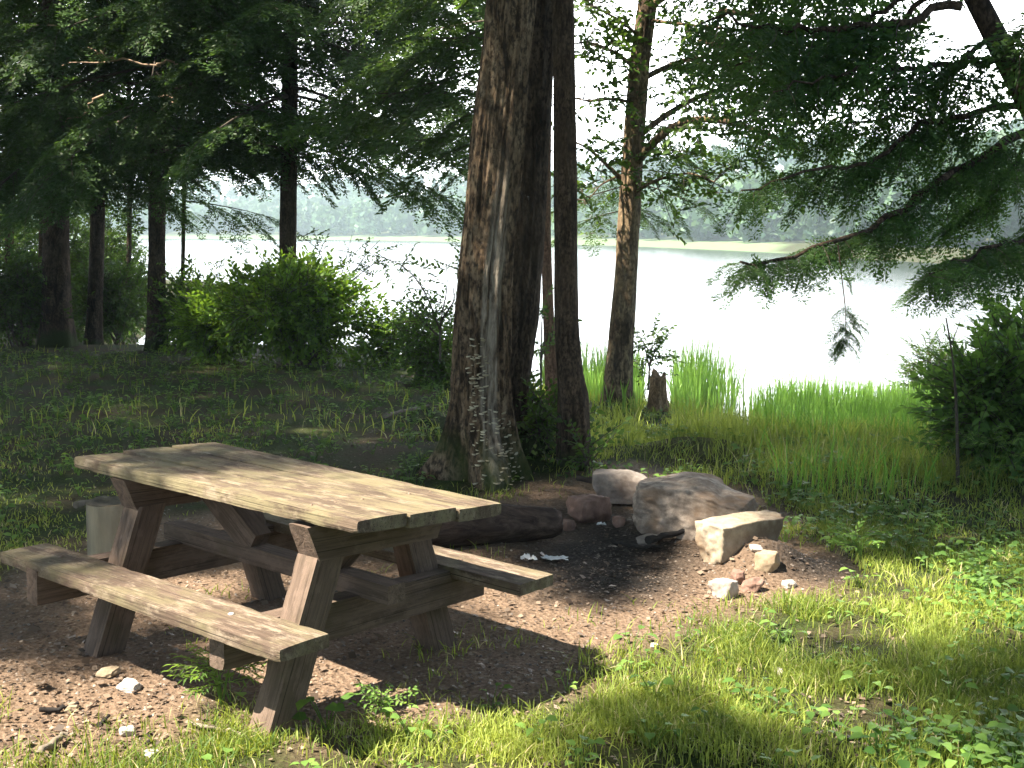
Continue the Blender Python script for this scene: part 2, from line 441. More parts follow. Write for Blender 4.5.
# lake
m, nt, out = new_mat('lake_water')
v = coords(nt, (1, .45, 1))
n1 = noise(nt, v, 1.6, 5, .6); n2 = noise(nt, v, 9, 4, .6)
p = principled(nt, out, (.012, .022, .022), .10, math_(nt, 'ADD', n1, math_(nt, 'MULTIPLY', n2, .35)), .16, .35, .5)
p.inputs['IOR'].default_value = 1.33
g = grow(0, 900, 3, 1.25); lx = np.concatenate([-g[::-1][:-1], g]); ly = 12+np.concatenate([[0], grow(0, 900, 3, 1.25)[1:]])
LX, LY = np.meshgrid(lx, ly); i, j = np.meshgrid(np.arange(len(ly)-1), np.arange(len(lx)-1), indexing='ij'); w = len(lx)
Q = np.stack([i*w+j, i*w+j+1, (i+1)*w+j+1, (i+1)*w+j], -1).reshape(-1, 4)
keepq = np.ones(len(Q), bool)
me = mesh('lake', np.stack([LX, LY, np.full(LX.shape, LAKE)], -1).reshape(-1, 3), Q, [m])
tag(link('lake', me), 'bright still lake', None, None, 'structure')

# far wooded hills: a mass of crowns on the far slope (stuff)
rs = np.random.RandomState(77)
leafc = Acc()
V1, Q1 = np.array([[-.5, -.5, 0], [.5, -.5, 0.1], [.5, .5, 0], [-.5, .5, .1]]), np.array([[0, 1, 2, 3]])
one = (V1, Q1, np.array([0]), np.full(4, .5))
P, S, T = [], [], []
cnt = 0
while cnt < 1250:
    az = rs.uniform(-.55, .6); D = float(far_d(az)); e = rs.uniform(50, 330) if rs.rand() < .75 else rs.uniform(42, 75)
    if e > 320: continue
    r = D+e; th = math.atan(az); x, y = r*math.sin(th), r*math.cos(th)
    z = float(terrain(x, y)); con = rs.rand() < .45
    h = rs.uniform(8, 15)*(.8 if con else 1); wd = h*(.20 if con else .36)
    n = 110 if r > 300 else (260 if r > 200 else 420)
    u = rs.rand(n)**.6; a = rs.uniform(0, 2*PI, n)
    if con: rad = wd*(1-u)*np.sqrt(rs.rand(n))*1.2+.2; zz = h*(.05+.95*u)
    else:
        q = rs.randn(n, 3); q /= np.linalg.norm(q, axis=1)[:, None]; q *= (.55+.45*rs.rand(n)**.5)[:, None]
        rad = None; zz = h*.55 + q[:, 2]*h*.45
    px = x + (rad*np.cos(a) if con else q[:, 0]*wd); py = y + (rad*np.sin(a) if con else q[:, 1]*wd)
    P.append(np.stack([px, py, z+zz], 1)); S.append(rs.uniform(1.0, 2.2, n)*(.7 if con else 1)*min(1, (r/330)**.9)); T.append(np.clip(rs.normal(.25 if con else .6, .2)+.12*rs.randn(n), 0, 1)); cnt += 1
P, S, T = np.concatenate(P), np.concatenate(S), np.concatenate(T)
A = rs.randn(len(P), 3); A /= np.linalg.norm(A, axis=1)[:, None]
Bv = np.cross(A, rs.randn(len(P), 3)); Bv /= np.linalg.norm(Bv, axis=1)[:, None]
Cv = np.cross(A, Bv)
Ms = np.stack([A, Bv, Cv], 2)*S[:, None, None]
leafc.inst(one, Ms, P, T)
M['far'] = leaf_mat('far_foliage', (.028, .070, .040), (.10, .185, .085), .25)
tag(link('far_woods', leafc.mesh('far_woods', [M['far']])), 'hazy wooded hillside across the lake', None, None, 'stuff')

# ------------------------------------------------------------------ tree trunks
def trunk_mesh(name, path, radii, segs, rings, mats, base, amp=.06, freq=5, flare=.0, flare_h=.6, lobes=5, seed=0, bare=None, lump=None):
    """tapered trunk with bark ridges and root flare, in coordinates relative to base"""
    PR = resample(np.column_stack([path, radii]), rings)
    Pc, R = PR[:, :3], PR[:, 3]
    a = np.arange(segs)/segs*2*PI
    rs_ = np.random.RandomState(seed); ph = rs_.uniform(0, 6, 3)
    Zr = Pc[:, 2] - base[2]
    AA, ZZ = np.meshgrid(a, Zr); RR = np.repeat(R[:, None], segs, 1)
    ca, sa = np.cos(AA), np.sin(AA)
    ridge_ = np.abs(vnoise(ca*freq+ZZ*.25, sa*freq, ZZ*.9, seed)) * 1.6 - .5
    fine_ = fbm(ca*freq*2.2, sa*freq*2.2, ZZ*3.0, seed+5, 3)
    big_ = fbm(ca*1.2, sa*1.2, ZZ*.8, seed+9, 2)
    disp = amp*(.9*ridge_ + .8*fine_ + .9*big_)
    fl = flare*np.exp(-np.maximum(ZZ, 0)/flare_h)*(.55+.45*np.cos(lobes*AA+ph[0]+.6*np.sin(2*AA+ph[1])))
    if lump is not None: disp = disp + lump(AA, ZZ)
    rr = RR*(1+disp+fl)
    V = np.stack([Pc[:, 0][:, None]-base[0]+rr*ca, Pc[:, 1][:, None]-base[1]+rr*sa, np.repeat(Zr[:, None], segs, 1)], -1).reshape(-1, 3)
    i, j = np.meshgrid(np.arange(rings-1), np.arange(segs), indexing='ij')
    Q = np.stack([i*segs+j, i*segs+(j+1) % segs, (i+1)*segs+(j+1) % segs, (i+1)*segs+j], -1).reshape(-1, 4)
    at = None
    if bare is not None: at = bare(AA, ZZ)
    return mesh(name, V, Q, mats, smooth=True, attrs=at), V

def px_path(pts, Y, sink=None, top=None):
    """pts (px, py, width px) at depth Y -> path points and radii; extended upward to height top"""
    P = [at_y(x, y, Y) for x, y, w in pts]; R = [w/F*Y*.5 for x, y, w in pts]
    if sink: P.insert(0, P[0]-np.array([0, 0, sink])); R.insert(0, R[0]*1.05)
    if top:
        d = (P[-1]-P[-3])/np.linalg.norm(P[-1]-P[-3]); k = (top-P[-1][2])/d[2]
        if k > 0:
            base_p, base_r = P[-1].copy(), R[-1]
            for q in (.33, .66, 1):
                P.append(base_p + d*k*q); R.append(base_r*(1-.8*q))
    return np.array(P), np.array(R)

CLEAR = [(at_y(100, 60, 18.6), .3), (at_y(160, 95, 18.6), .2), (at_y(340, 275, 17.3), .3), (at_y(630, 170, 13.9), .34), (at_y(628, 215, 13.9), .34)]      # sun flecks that reach down through the crowns
def in_sun_path(p, mg=.35):
    for c, r in CLEAR:
        q = p-c; t = q@SUN
        if t > 0 and np.linalg.norm(q-t*SUN) < r+mg: return True
    return False
def frond_set(acc, base, trunkpath, z0, z1, n, L0, L1, seed, tpls, nominal, az=None, droop=(-.35, .15), dens=3.0):
    """whorled branches carried by a trunk; each frond starts on the trunk axis"""
    rs = np.random.RandomState(seed)
    P, D, S = [], [], []
    zz = np.sort(rs.uniform(z0, z1, n))
    for k, z in enumerate(zz):
        px = np.interp(z, trunkpath[:, 2], trunkpath[:, 0]); py = np.interp(z, trunkpath[:, 2], trunkpath[:, 1])
        a = k*2.399 + rs.uniform(-.4, .4) if az is None else rs.uniform(*az)
        L = np.interp(z, [z0, z1], [L0, L1])*rs.uniform(.7, 1.2)
        pit = rs.uniform(*droop)
        d = np.array([math.cos(a), math.sin(a), pit]); d /= np.linalg.norm(d)
        p0 = np.array([px, py, z]) - base
        # a limb with several fronds
        limb = [p0 + d*L*t + np.array([0, 0, -.10*L*t*t]) for t in np.linspace(0, .85, 6)]
        tube(acc, limb, np.linspace(.028, .008, 6)*L/3, 5, 1, .5, False)
        nf = max(2, int(L/nominal*dens))
        for q in range(nf):
            t = .18 + .72*q/max(1, nf-1)
            pp = p0 + d*L*t + np.array([0, 0, -.10*L*t*t])
            sd = (-1)**q*rs.uniform(.35, 1.0)*(1-.5*t) if q < nf-1 else 0
            dd = np.array([math.cos(a+sd), math.sin(a+sd), pit-rs.uniform(.0, .35)])
            if in_sun_path(pp+base+dd*.4): continue
            P.append(pp); D.append(dd); S.append(min(1.15, (L*(1-t)*.6+.35*L)/nominal)*rs.uniform(.75, 1.1))
    scatter(acc, tpls, P, D, S, rs, .3)

HEM = 'hemlocks standing in the shade by the lake'
TRUNK = {}
def tree(name, label, pts, Yd, barkm, top, segs=20, rings=60, flare=.35, amp=.05, crown=None, seed=0, cat='tree', group=None, **kw):
    P, R = px_path(pts, Yd, .25, top)
    g = np.array([P[1][0], P[1][1], P[1][2]])
    root = empty(name, g, label, cat, group)
    me, V = trunk_mesh('trunk', P, R, segs, rings, [barkm] if not isinstance(barkm, list) else barkm, g, amp, flare=flare, seed=seed, **kw)
    t = link('trunk', me, root); TRUNK[root.name] = t
    return root, P, R, g, V

def depth_for(px, py):
    return ground_at(px, py)

# --- big old hemlock in the middle, with the bare streak and the fungus
YA = ground_at(492, 474)[1]
def bareA(AA, ZZ):
    # angle 0 = +x (photo right), -pi/2 = towards the camera
    an = np.angle(np.exp(1j*(AA-(-PI/2+.30))))
    e = .26*fbm(AA*3, ZZ*1.6, 0, 4, 3)
    zz = ZZ + .25*fbm(AA*5, ZZ*.7, 0, 6, 2)
    wid = np.interp(ZZ, [0, .35, .9, 1.6, 2.1, 2.6], [.20, .30, .34, .36, .26, .05])
    st = sstep(.10, -.06, np.abs(an)+e-wid)*sstep(2.5, 1.7, zz)
    st = st*sstep(-.15, .12, fbm(AA*8, ZZ*3.0, 0, 12, 4)+.10)
    moss = sstep(.34, .05, ZZ + .25*fbm(AA*3, ZZ*3, 0, 8, 3))*.85*sstep(-.3, .2, fbm(AA*2, ZZ*2, 0, 21, 2)+.05)
    return {'bare': st.ravel()*.9, 'moss': moss.ravel()}
def lumpA(AA, ZZ):
    an = np.angle(np.exp(1j*(AA-(-PI/2+.30))))
    gro = -.10*np.exp(-(an/.22)**2)*sstep(2.3, 1.2, ZZ)*sstep(.1, .5, ZZ)
    an2 = np.angle(np.exp(1j*(AA-(-PI/2+.75))))
    hole = -.30*np.exp(-(an2/.16)**2 - ((ZZ-.28)/.12)**2)
    foot = .55*np.exp(-(np.angle(np.exp(1j*(AA-(-PI/2+.25))))/.40)**2)*np.exp(-np.maximum(ZZ, 0)/.25)
    left = .75*np.exp(-(np.angle(np.exp(1j*(AA-PI*1.02)))/.34)**2)*np.exp(-np.maximum(ZZ, 0)/.20)
    return gro+hole+foot+left
rootA, PA, RA, gA, VA = tree('old_hemlock', 'massive old tree trunk with bare grey wood streak and pale shelf fungus',
    [(487, 470, 66), (484, 440, 63), (482, 400, 60), (483, 330, 57), (487, 260, 55), (494, 190, 52), (500, 130, 50), (511, 0, 48)], YA, M['bark_bare'], 14, 176, 420, .40, .13, seed=11, bare=bareA, lump=lumpA, flare_h=.30, lobes=5, freq=6)
gApx = gA
# fungus shelves on the bark
rs = np.random.RandomState(5)
VW = VA + gA
fx, fy = project(VW)
ctr = np.stack([np.interp(VW[:, 2], PA[:, 2], PA[:, 0]), np.interp(VW[:, 2], PA[:, 2], PA[:, 1]), VW[:, 2]], 1)
nrm = VW-ctr; nrm /= np.linalg.norm(nrm, axis=1)[:, None]+1e-9
front = (nrm[:, 1] < -.35)
fun = Acc()
shelf = Acc()
aa = np.linspace(-PI/2, PI/2, 6)
top_ = np.stack([np.cos(aa), np.sin(aa), .15*np.cos(aa)], 1); bot_ = np.stack([np.cos(aa)*.8, np.sin(aa)*.8, -.35+0*aa], 1); c0 = np.array([[0, 0, .05]])
Vs = np.concatenate([top_, bot_, c0]); Qs = [[k, k+6, k+7, k+1] for k in range(5)] + [[0, 1, 2, 12], [2, 3, 4, 12], [4, 5, 12, 12]]
Qs = [[k, k+6, k+7, k+1] for k in range(5)] + [[12, 0, 1, 2], [12, 2, 3, 4]] + [[12, 4, 5, 11]]
for sel_, n in ((front & (np.abs(fx-(477+ (fy-330)*.02)) < 8.5) & (fy > 335) & (fy < 445), 95), (front & (fx > 482) & (fx < 520) & (fy > 415) & (fy < 448), 38), (front & (fx > 474) & (fx < 525) & (fy > 448) & (fy < 488), 75)):
    ix = np.where(sel_)[0]
    if not len(ix): continue
    for q in rs.choice(ix, n):
        s = rs.uniform(.010, .023)
        fun.add((Vs*np.array([1, 1.0, 1.0])*s) @ basis(nrm[q]*np.array([1, 1, .2]), rollang=rs.uniform(-.3, .3)).T + VA[q] - nrm[q]*.004 + np.array([rs.normal(0, .012), 0, rs.normal(0, .018)]), Qs, 0, rs.rand())
M['fungus'] = leaf_mat('shelf_fungus', (.28, .24, .15), (.66, .60, .44), .05, tcol=(.4, .35, .25))
tag(link('shelf_fungus', fun.mesh('shelf_fungus', [M['fungus']]), TRUNK[rootA.name]), None, None, None, 'stuff')

# roots running out to the left of the big trunk
rr_ = Acc()
for pts in ([(470, 448), (440, 424), (415, 420), (385, 432)], [(462, 440), (430, 408), (405, 402)], [(520, 455), (545, 452), (560, 462)], [(468, 462), (440, 462), (415, 470)]):
    W = [ground_at(*p) for p in pts]
    W = resample(np.array(W), 12); W[:, 2] = terrain(W[:, 0], W[:, 1])
    W[:, 2] += np.linspace(.05, -.05, 12); tube(rr_, W-gA, np.linspace(.10, .04, 12)*(1+.15*rs.randn(12)), 10, 0, .5)
link('root', rr_.mesh('root', [M['bark_dark']], True), rootA)

# --- dark trunk right behind
YB = YA + .75
rootB, PB, RB, gB, _ = tree('dark_hemlock', 'dark furrowed trunk pressed close behind the massive old trunk',
    [(498, 448, 52), (500, 430, 48), (504, 400, 46), (512, 330, 45), (519, 260, 44), (527, 130, 43), (535, 0, 42)], YB, M['bark_dark'], 14, 96, 260, .25, .12, seed=12, freq=6)
# --- slim trunk to the right
YC = ground_at(572, 466)[1]
rootC, PC_, RC_, gC, _ = tree('slim_hemlock', 'slim dark straight trunk rising just right of the massive old trunk',
    [(575, 468, 31), (573, 440, 30), (573, 415, 29), (573, 395, 29), (570, 376, 25), (567, 330, 23), (566, 260, 22.5), (565, 130, 22), (563, 0, 20)], YC, M['bark_slim'], 12, 56, 240, .30, .08, seed=13, freq=5)
# --- thin reddish trunk behind
YD = 12.6
rootD, PD, RD, gD, _ = tree('thin_tree', 'thin reddish brown trunk behind and between the two dark trunks',
    [(556, 412, 15), (553, 400, 13), (551, 370, 12), (548, 300, 10.5), (546, 240, 10), (546, 190, 9.5), (547, 120, 9), (548, 0, 8)], YD, M['bark_red'], 11, 20, 80, .3, .04, seed=14)
# --- cherry with broad leaves
gE0 = ground_at(617, 408); YE = gE0[1]
rootE, PE, RE, gE, _ = tree('cherry_tree', 'leaning broadleaf tree with sunlit tan patch on its trunk near the shore',
    [(617, 412, 32), (617, 395, 28), (620, 350, 25.5), (625, 290, 23), (628, 230, 22), (631, 180, 21), (634, 130, 20), (640, 60, 20), (648, 0, 19)], YE, M['bark_cherry'], 11, 48, 220, .25, .09, seed=15, freq=4)

# ------------------------------------------------------------------ crowns of the trees one sees
def crown(root, acc, mats): return link('crown', acc.mesh('crown', mats), root)
NM = [M['needle'], M['twig']]; NML = [M['needle_light'], M['twig']]

# left hemlocks
left = [
 ('hemlock', 'thickest dark trunk at the far left edge under the hemlock canopy', [(57, 342, 30), (57, 325, 27), (56, 250, 25), (55, 150, 24), (53, 60, 22), (52, 0, 21)], 21, (3.1, 8.0, 30, 3.4, 2.8)),
 ('hemlock', 'narrow dark trunk between the two thicker trunks at the left', [(94, 350, 18), (94, 335, 15), (97, 250, 14), (99, 150, 13.5), (101, 60, 13), (102, 0, 12)], 22, (3.2, 8.0, 24, 3.0, 2.4)),
 ('hemlock', 'straight bare lower trunk left of the big leafy bush', [(158, 348, 22), (157, 335, 18), (157, 250, 16.5), (158, 150, 16), (159, 60, 15), (160, 0, 14)], 20, (3.3, 7.6, 30, 3.4, 2.6)),
 ('hemlock', 'dark trunk rising out of the middle of the big leafy bush', [(288, 372, 20), (288, 340, 18), (288, 250, 17), (289, 150, 16), (290, 60, 15), (291, 0, 14)], 19.5, (3.15, 7.6, 34, 3.4, 2.8)),
]
for k, (nm, lab, pts, Yd, cr) in enumerate(left):
    r_, P_, R_, g_, _ = tree(nm, lab, pts, Yd, M['bark_dark'], 13, 24, 80, .35, .05, seed=20+k, group=HEM)
    acc = Acc(); z0, z1, n, L0, L1 = cr
    frond_set(acc, g_, P_, z0, z1, int(n*(1.12 if k < 3 else 1.5)), L0, L1, 100+k, FR_MID, 1.2, droop=(-.32, .12), dens=4.6)
    frond_set(acc, g_, P_, 7, 12, 14, 3, 1.6, 140+k, FR_CAN, 1.7)
    crown(r_, acc, NM)
    if k == 2:
        st = Acc()
        for pl in ([(157, 66), (135, 62), (110, 58), (85, 62), (62, 66)], [(158, 95), (172, 98), (182, 107)], [(110, 58), (98, 50), (88, 49)], [(157, 64), (175, 61), (190, 64)], [(100, 95), (85, 112), (66, 122)]):
            W = resample(np.array([at_y(x_, y_, 18.6) for x_, y_ in pl])-g_, 10); tube(st, W+.03*np.random.RandomState(3).randn(10, 3), np.linspace(.022, .008, 10), 5, 0)
        link('dead_branch', st.mesh('dead_branch', [speckle('dead_twig', [(.3, (.22, .15, .10)), (.7, (.42, .31, .22))], 20)]), r_)
# thin young trees deep in the left shade
for k, (px, py, w, Yd) in enumerate([(40, 310, 5, 24), (8, 330, 9, 26), (128, 300, 5, 28), (182, 318, 4, 25)]):
    lab = ['pale pole-thin trunk beside the thickest left trunk', 'dim trunk at the very left edge of the picture', 'faint thin trunk deep in the left shade between two trunks', 'faint thin stem just right of the straight bare trunk'][k]
    r_, P_, R_, g_, _ = tree('young_tree', lab, [(px, py, w*1.2), (px, py-10, w), (px+2, 200, w), (px+1, 100, w*.9), (px, 0, w*.8)], Yd, M['bark_slim'], 9, 10, 40, .3, .04, seed=30+k)
    acc = Acc(); frond_set(acc, g_, P_, 2.2, 8, 20, 2.2, 1.6, 160+k, FR_MID, 1.2, dens=4.0)
    crown(r_, acc, NM)

# crowns of the centre trunks: a few low fronds left of the big trunk, the rest overhead
acc = Acc()
frond_set(acc, gB, PB, 4.6, 11, 16, 3.0, 2.0, 201, FR_CAN, 1.7)
crown(rootB, acc, NM)
acc = Acc()
frond_set(acc, gC, PC_, 4.2, 10, 14, 2.2, 1.4, 203, FR_CAN, 1.7)
crown(rootC, acc, NM)
# the thin tree carries the light fronds seen on both sides of the trunks
acc = Acc()
frond_set(acc, gD, PD, 2.7, 5.8, 20, 1.9, 1.8, 205, FR_MID, 1.2, az=(2.2, 4.0), droop=(-.35, .1), dens=4.2)
crown(rootD, acc, NML)

rH, PH, RH, gH, _ = tree('young_hemlock', 'small hemlock half hidden behind the leaning broadleaf tree, fronds showing on both sides', [(622, 402, 9), (622, 392, 8), (625, 290, 7), (630, 180, 5), (634, 130, 4)], 15.6, M['bark_slim'], 5.2, 10, 40, .3, .04, seed=39)
acc = Acc()
frond_set(acc, gH, PH, 1.55, 3.2, 14, 1.15, .9, 306, FR_MID, 1.2, droop=(-.35, 0), dens=4.5)
crown(rH, acc, NML)
def limb_path(pts, Y0, Y1, g):
    n = len(pts); return np.array([at_y(x, y, Y0+(Y1-Y0)*k/(n-1)) for k, (x, y) in enumerate(pts)])-g

# broadleaf crown
acc = Acc(); rs = np.random.RandomState(9)
limbs = [([(634, 165), (655, 140), (680, 120), (720, 118), (770, 135), (800, 150)], YE, YE-1.6, .055), ([(640, 135), (665, 115), (700, 95), (750, 82), (810, 78)], YE, YE+1, .04),
         ([(622, 180), (604, 162), (588, 148), (566, 138)], YE, YE-.4, .03), ([(638, 105), (615, 98), (590, 102), (566, 96)], YE, YE-.4, .022), ([(643, 40), (620, 20), (596, 8), (575, -8)], YE, YE-.4, .022), ([(638, 70), (615, 52), (590, 42), (572, 44)], YE, YE-.5, .03), ([(646, 20), (690, 25), (740, 30), (800, 30)], YE, YE-1.5, .022),
         ([(700, 40), (760, 60), (810, 90), (850, 110)], YE-1, YE-2.5, .03), ([(720, 10), (780, 20), (830, 40), (870, 50)], YE-1, YE-3, .03), ([(640, 80), (680, 60), (730, 55), (780, 50)], YE, YE+1.2, .035), ([(645, 10), (700, -30), (780, -40), (850, -30)], YE, YE-2, .05), ([(630, 195), (655, 180), (690, 172), (715, 182)], YE, YE-1, .022), ([(620, 175), (600, 185), (585, 205)], YE, YE+.5, .015)]
Pp, Dd, Ss = [], [], []
lim = Acc()
for pts, y0, y1, r0 in limbs:
    W = resample(limb_path(pts, y0, y1, gE), 16)
    tube(lim, W, np.linspace(r0, r0*.25, 16), 8, 0)
    L = np.linalg.norm(np.diff(W, axis=0), axis=1).sum()
    for q in range(int((19 if y1 < YE-1.8 else (50 if abs(y1-YE+.45) < .1 else 38))*L)):
        t = rs.uniform(.12, 1)**.8*15; i0 = min(14, int(t)); p = W[i0]+(W[i0+1]-W[i0])*(t-i0)
        off = rs.randn(3)*np.array([.28, .34, .22])*(.5+.5*t/15)
        if in_sun_path(p+off+gE, -.02): continue
        Pp.append(p+off); d = rs.randn(3)*np.array([1, 1, .5]) + (W[i0+1]-W[i0])*4; Dd.append(d); Ss.append(rs.uniform(.8, 1.3))
        if rs.rand() < .35: tube(acc, [p, p+off*.5+np.array([0, 0, .02]), p+off], [.007, .005, .003], 4, 1, .5, False)
scatter(acc, SPRIG, Pp, Dd, Ss, rs, .6)
frond_set(acc, gE, PE, 5.4, 10, 14, 3.0, 2.0, 215, FR_CAN, 1.7)
crown(rootE, acc, [M['leaf'], M['twig']])
link('limb', lim.mesh('limb', [M['bark_cherry']], True), rootE)

# right leaning hemlock, close to the camera
YR = 7.6
pts = [(1215, 430, 36), (1165, 340, 33), (1094, 220, 30), (1030, 104, 27), (1003, 52, 25), (977, 0, 23), (925, -95, 20)]
Pr = np.array([at_y(x, y, YR) for x, y, w in pts]); Rr = np.array([w/F*YR*.5 for *_, w in pts])
b0 = Pr[0].copy(); b0[2] = float(terrain(b0[0], b0[1]))
Pr = np.concatenate([[b0+np.array([.12, 0, -.2])], [b0+np.array([.05, 0, .1])], Pr, [Pr[-1]+(Pr[-1]-Pr[-2])*2.2]]); Rr = np.concatenate([[.25, .22], Rr, [.05]])
rootR = empty('leaning_hemlock', b0, 'dark hemlock leaning in from the right with long drooping branches', 'tree')
me, _ = trunk_mesh('trunk', Pr, Rr, 40, 120, [M['bark_dark']], b0, .05, flare=.2, seed=44, freq=5)
link('trunk', me, rootR)
acc = Acc(); lim = Acc(); rs = np.random.RandomState(19)
RL = [([(1050, 118), (1010, 140), (970, 165), (925, 190), (880, 222), (830, 245), (775, 262), (745, 268)], YR, YR-1.6, .032, 90, .52),
      ([(1000, 60), (960, 62), (915, 72), (870, 70), (820, 78), (770, 92)], YR, YR-.8, .022, 30, .8),
      ([(1020, 100), (975, 112), (930, 122), (890, 145), (845, 168), (790, 185), (742, 190)], YR, YR-1.0, .022, 54, .6),
      ([(1085, 205), (1040, 225), (1000, 245), (960, 262), (930, 272)], YR, YR-1.4, .018, 46, .52),
      ([(960, 0), (910, 15), (860, 28), (810, 30), (750, 22), (700, 18)], YR, YR-.6, .03, 26, .9),
      ([(935, -40), (880, -25), (820, -18), (760, -15), (700, -25)], YR, YR+.8, .03, 18, .95),
      ([(985, 40), (930, 95), (890, 118), (850, 122), (800, 128)], YR, YR+.7, .018, 24, .75),
      ([(1040, 130), (1010, 170), (985, 205), (960, 215), (930, 225)], YR, YR+.6, .015, 26, .62),
      ([(1000, 60), (1020, 30), (1060, 10), (1090, 5)], YR, YR-1, .015, 24, .8),
      ([(905, -95), (860, -80), (800, -75), (740, -80)], YR, YR-1, .02, 20, .9),
      ([(940, -10), (880, 40), (820, 60), (760, 65), (690, 60)], YR, YR+1.2, .02, 15, .85), ([(950, -20), (890, 0), (830, 55), (770, 105), (730, 125)], YR, YR+.4, .02, 14, .7)]
for pts, y0, y1, r0, nf, sz in RL:
    W = resample(limb_path(pts, y0, y1, b0), 20)
    W = W + .02*rs.randn(*W.shape)
    tube(lim, W, np.linspace(r0, r0*.2, 20), 8, 0)
    P, D, S = [], [], []
    for q in range(nf):
        t = (.12+.88*((q+rs.rand())/nf))*18.99; i0 = int(t); p = W[i0]+(W[i0+1]-W[i0])*(t-i0)
        tn = W[i0+1]-W[i0]; tn = tn/np.linalg.norm(tn)
        sd = (1 if q % 2 else -1)*rs.uniform(.3, 1.2)
        c, s = math.cos(sd), math.sin(sd)
        d = np.array([tn[0]*c-tn[1]*s, tn[0]*s+tn[1]*c, tn[2]*.5-rs.uniform(.1, .75)])
        P.append(p); D.append(d); S.append(sz*rs.uniform(.55, 1.15)*(1-.45*t/19))
    scatter(acc, FR_SMALL, P, D, S, rs, .45)
# a long hanging wisp at the branch end
W = resample(limb_path([(838, 245), (842, 280), (846, 310), (846, 340)], YR-1.2, YR-1.2, b0), 10)
tube(lim, W, np.linspace(.004, .002, 10), 5, 0)
r3 = np.random.RandomState(8)
kk = r3.choice([0, 1, 2, 6, 7, 7, 8, 8, 8, 9, 9, 9], 30); an = r3.uniform(0, 2*PI, 30)
scatter(acc, FR_SMALL, W[kk]+.01*r3.randn(30, 3), np.stack([np.cos(an), .5*np.sin(an), r3.uniform(-.9, -.25, 30)], 1), np.where(kk < 3, .2, .145)*r3.uniform(.7, 1.15, 30), r3, .7)
M['needle_near'] = leaf_mat('near_hemlock_needles', (.014, .04, .013), (.075, .16, .04), .5)
crown(rootR, acc, [M['needle_near'], M['twig']])
link('limb', lim.mesh('limb', [M['bark_dark']], True), rootR)

# ------------------------------------------------------------------ canopy overhead: trees beside and behind the camera with crowns shaped to cast the shade
def wpoly(P): return poly_world(P)
LIT = [wpoly(p) for p in (
    [(-140, 640), (60, 640), (110, 600), (150, 560), (330, 545), (470, 585), (560, 585), (690, 560), (690, 530), (800, 520), (850, 556), (1040, 535), (1100, 600), (1000, 650), (850, 690), (690, 700), (640, 690), (620, 720), (660, 860), (200, 980), (-140, 980)],
    [(720, 705), (830, 690), (960, 660), (1024, 690), (940, 740), (790, 745)],
    [(60, 570), (150, 570), (150, 625), (60, 625)],
    [(560, 860), (600, 735), (690, 742), (760, 860)], [(880, 780), (1010, 720), (1100, 740), (1100, 860), (900, 860)],
    [(618, 470), (700, 462), (760, 488), (770, 520), (680, 522)])]
LIT.append(np.array([(1.0, 13.0), (8, 13.0), (9.5, 18), (9, 26), (0, 26), (-.5, 17)]))      # reeds stand in the sun
LIT.append(np.array([(-40, 34), (60, 24), (60, 80), (-40, 80)]))
def litness(x, y):
    w = .22*fbm(x*1.3, y*1.3, 0, 55, 3)
    r = np.zeros(np.shape(x))
    for p in LIT: r = np.maximum(r, sstep(-.12, .30, dist_poly(p, x, y)+w))
    return r
CT = [((-5.4, 7.4), .20, 'tall dark hemlock standing left of the picnic table, outside the view'), ((-8.5, -1.2), .24, 'tall hemlock standing behind and left of the camera'), ((-3.2, -4.6), .22, 'tall hemlock standing straight behind the camera'),
      ((-10.5, 5.0), .26, 'tall hemlock farther left of the picnic table, outside the view'), ((-9.5, 11.5), .22, 'tall hemlock left of the shaded bank, outside the view'), ((2.2, -5.0), .2, 'tall hemlock behind and right of the camera')]
rs = np.random.RandomState(123)
N = 8600
gx, gy = rs.uniform(-13, 10.5, N), rs.uniform(.5, 24, N)
lit = litness(gx, gy)
lit = np.maximum(lit, .0)
keep = rs.rand(N) > lit*1.0
extra = rs.rand(N) < .012*lit          # a few stray sprays in the sun patches
ok = keep & (lit < .5) | extra
gx, gy = gx[ok], gy[ok]
hz = rs.uniform(6.8, 11.5, len(gx))
P = np.stack([gx, gy, np.zeros(len(gx))], 1) + SUN[None]*(hz/SUN[2])[:, None]
# nothing of the canopy may hang into the view
qx, qy = project(P)
vis = (P[:, 1] > .5) & (qy > -260) & (qx > -260) & (qx < 1280)
P = P[~vis]
P = P[[not in_sun_path(p) for p in P]]
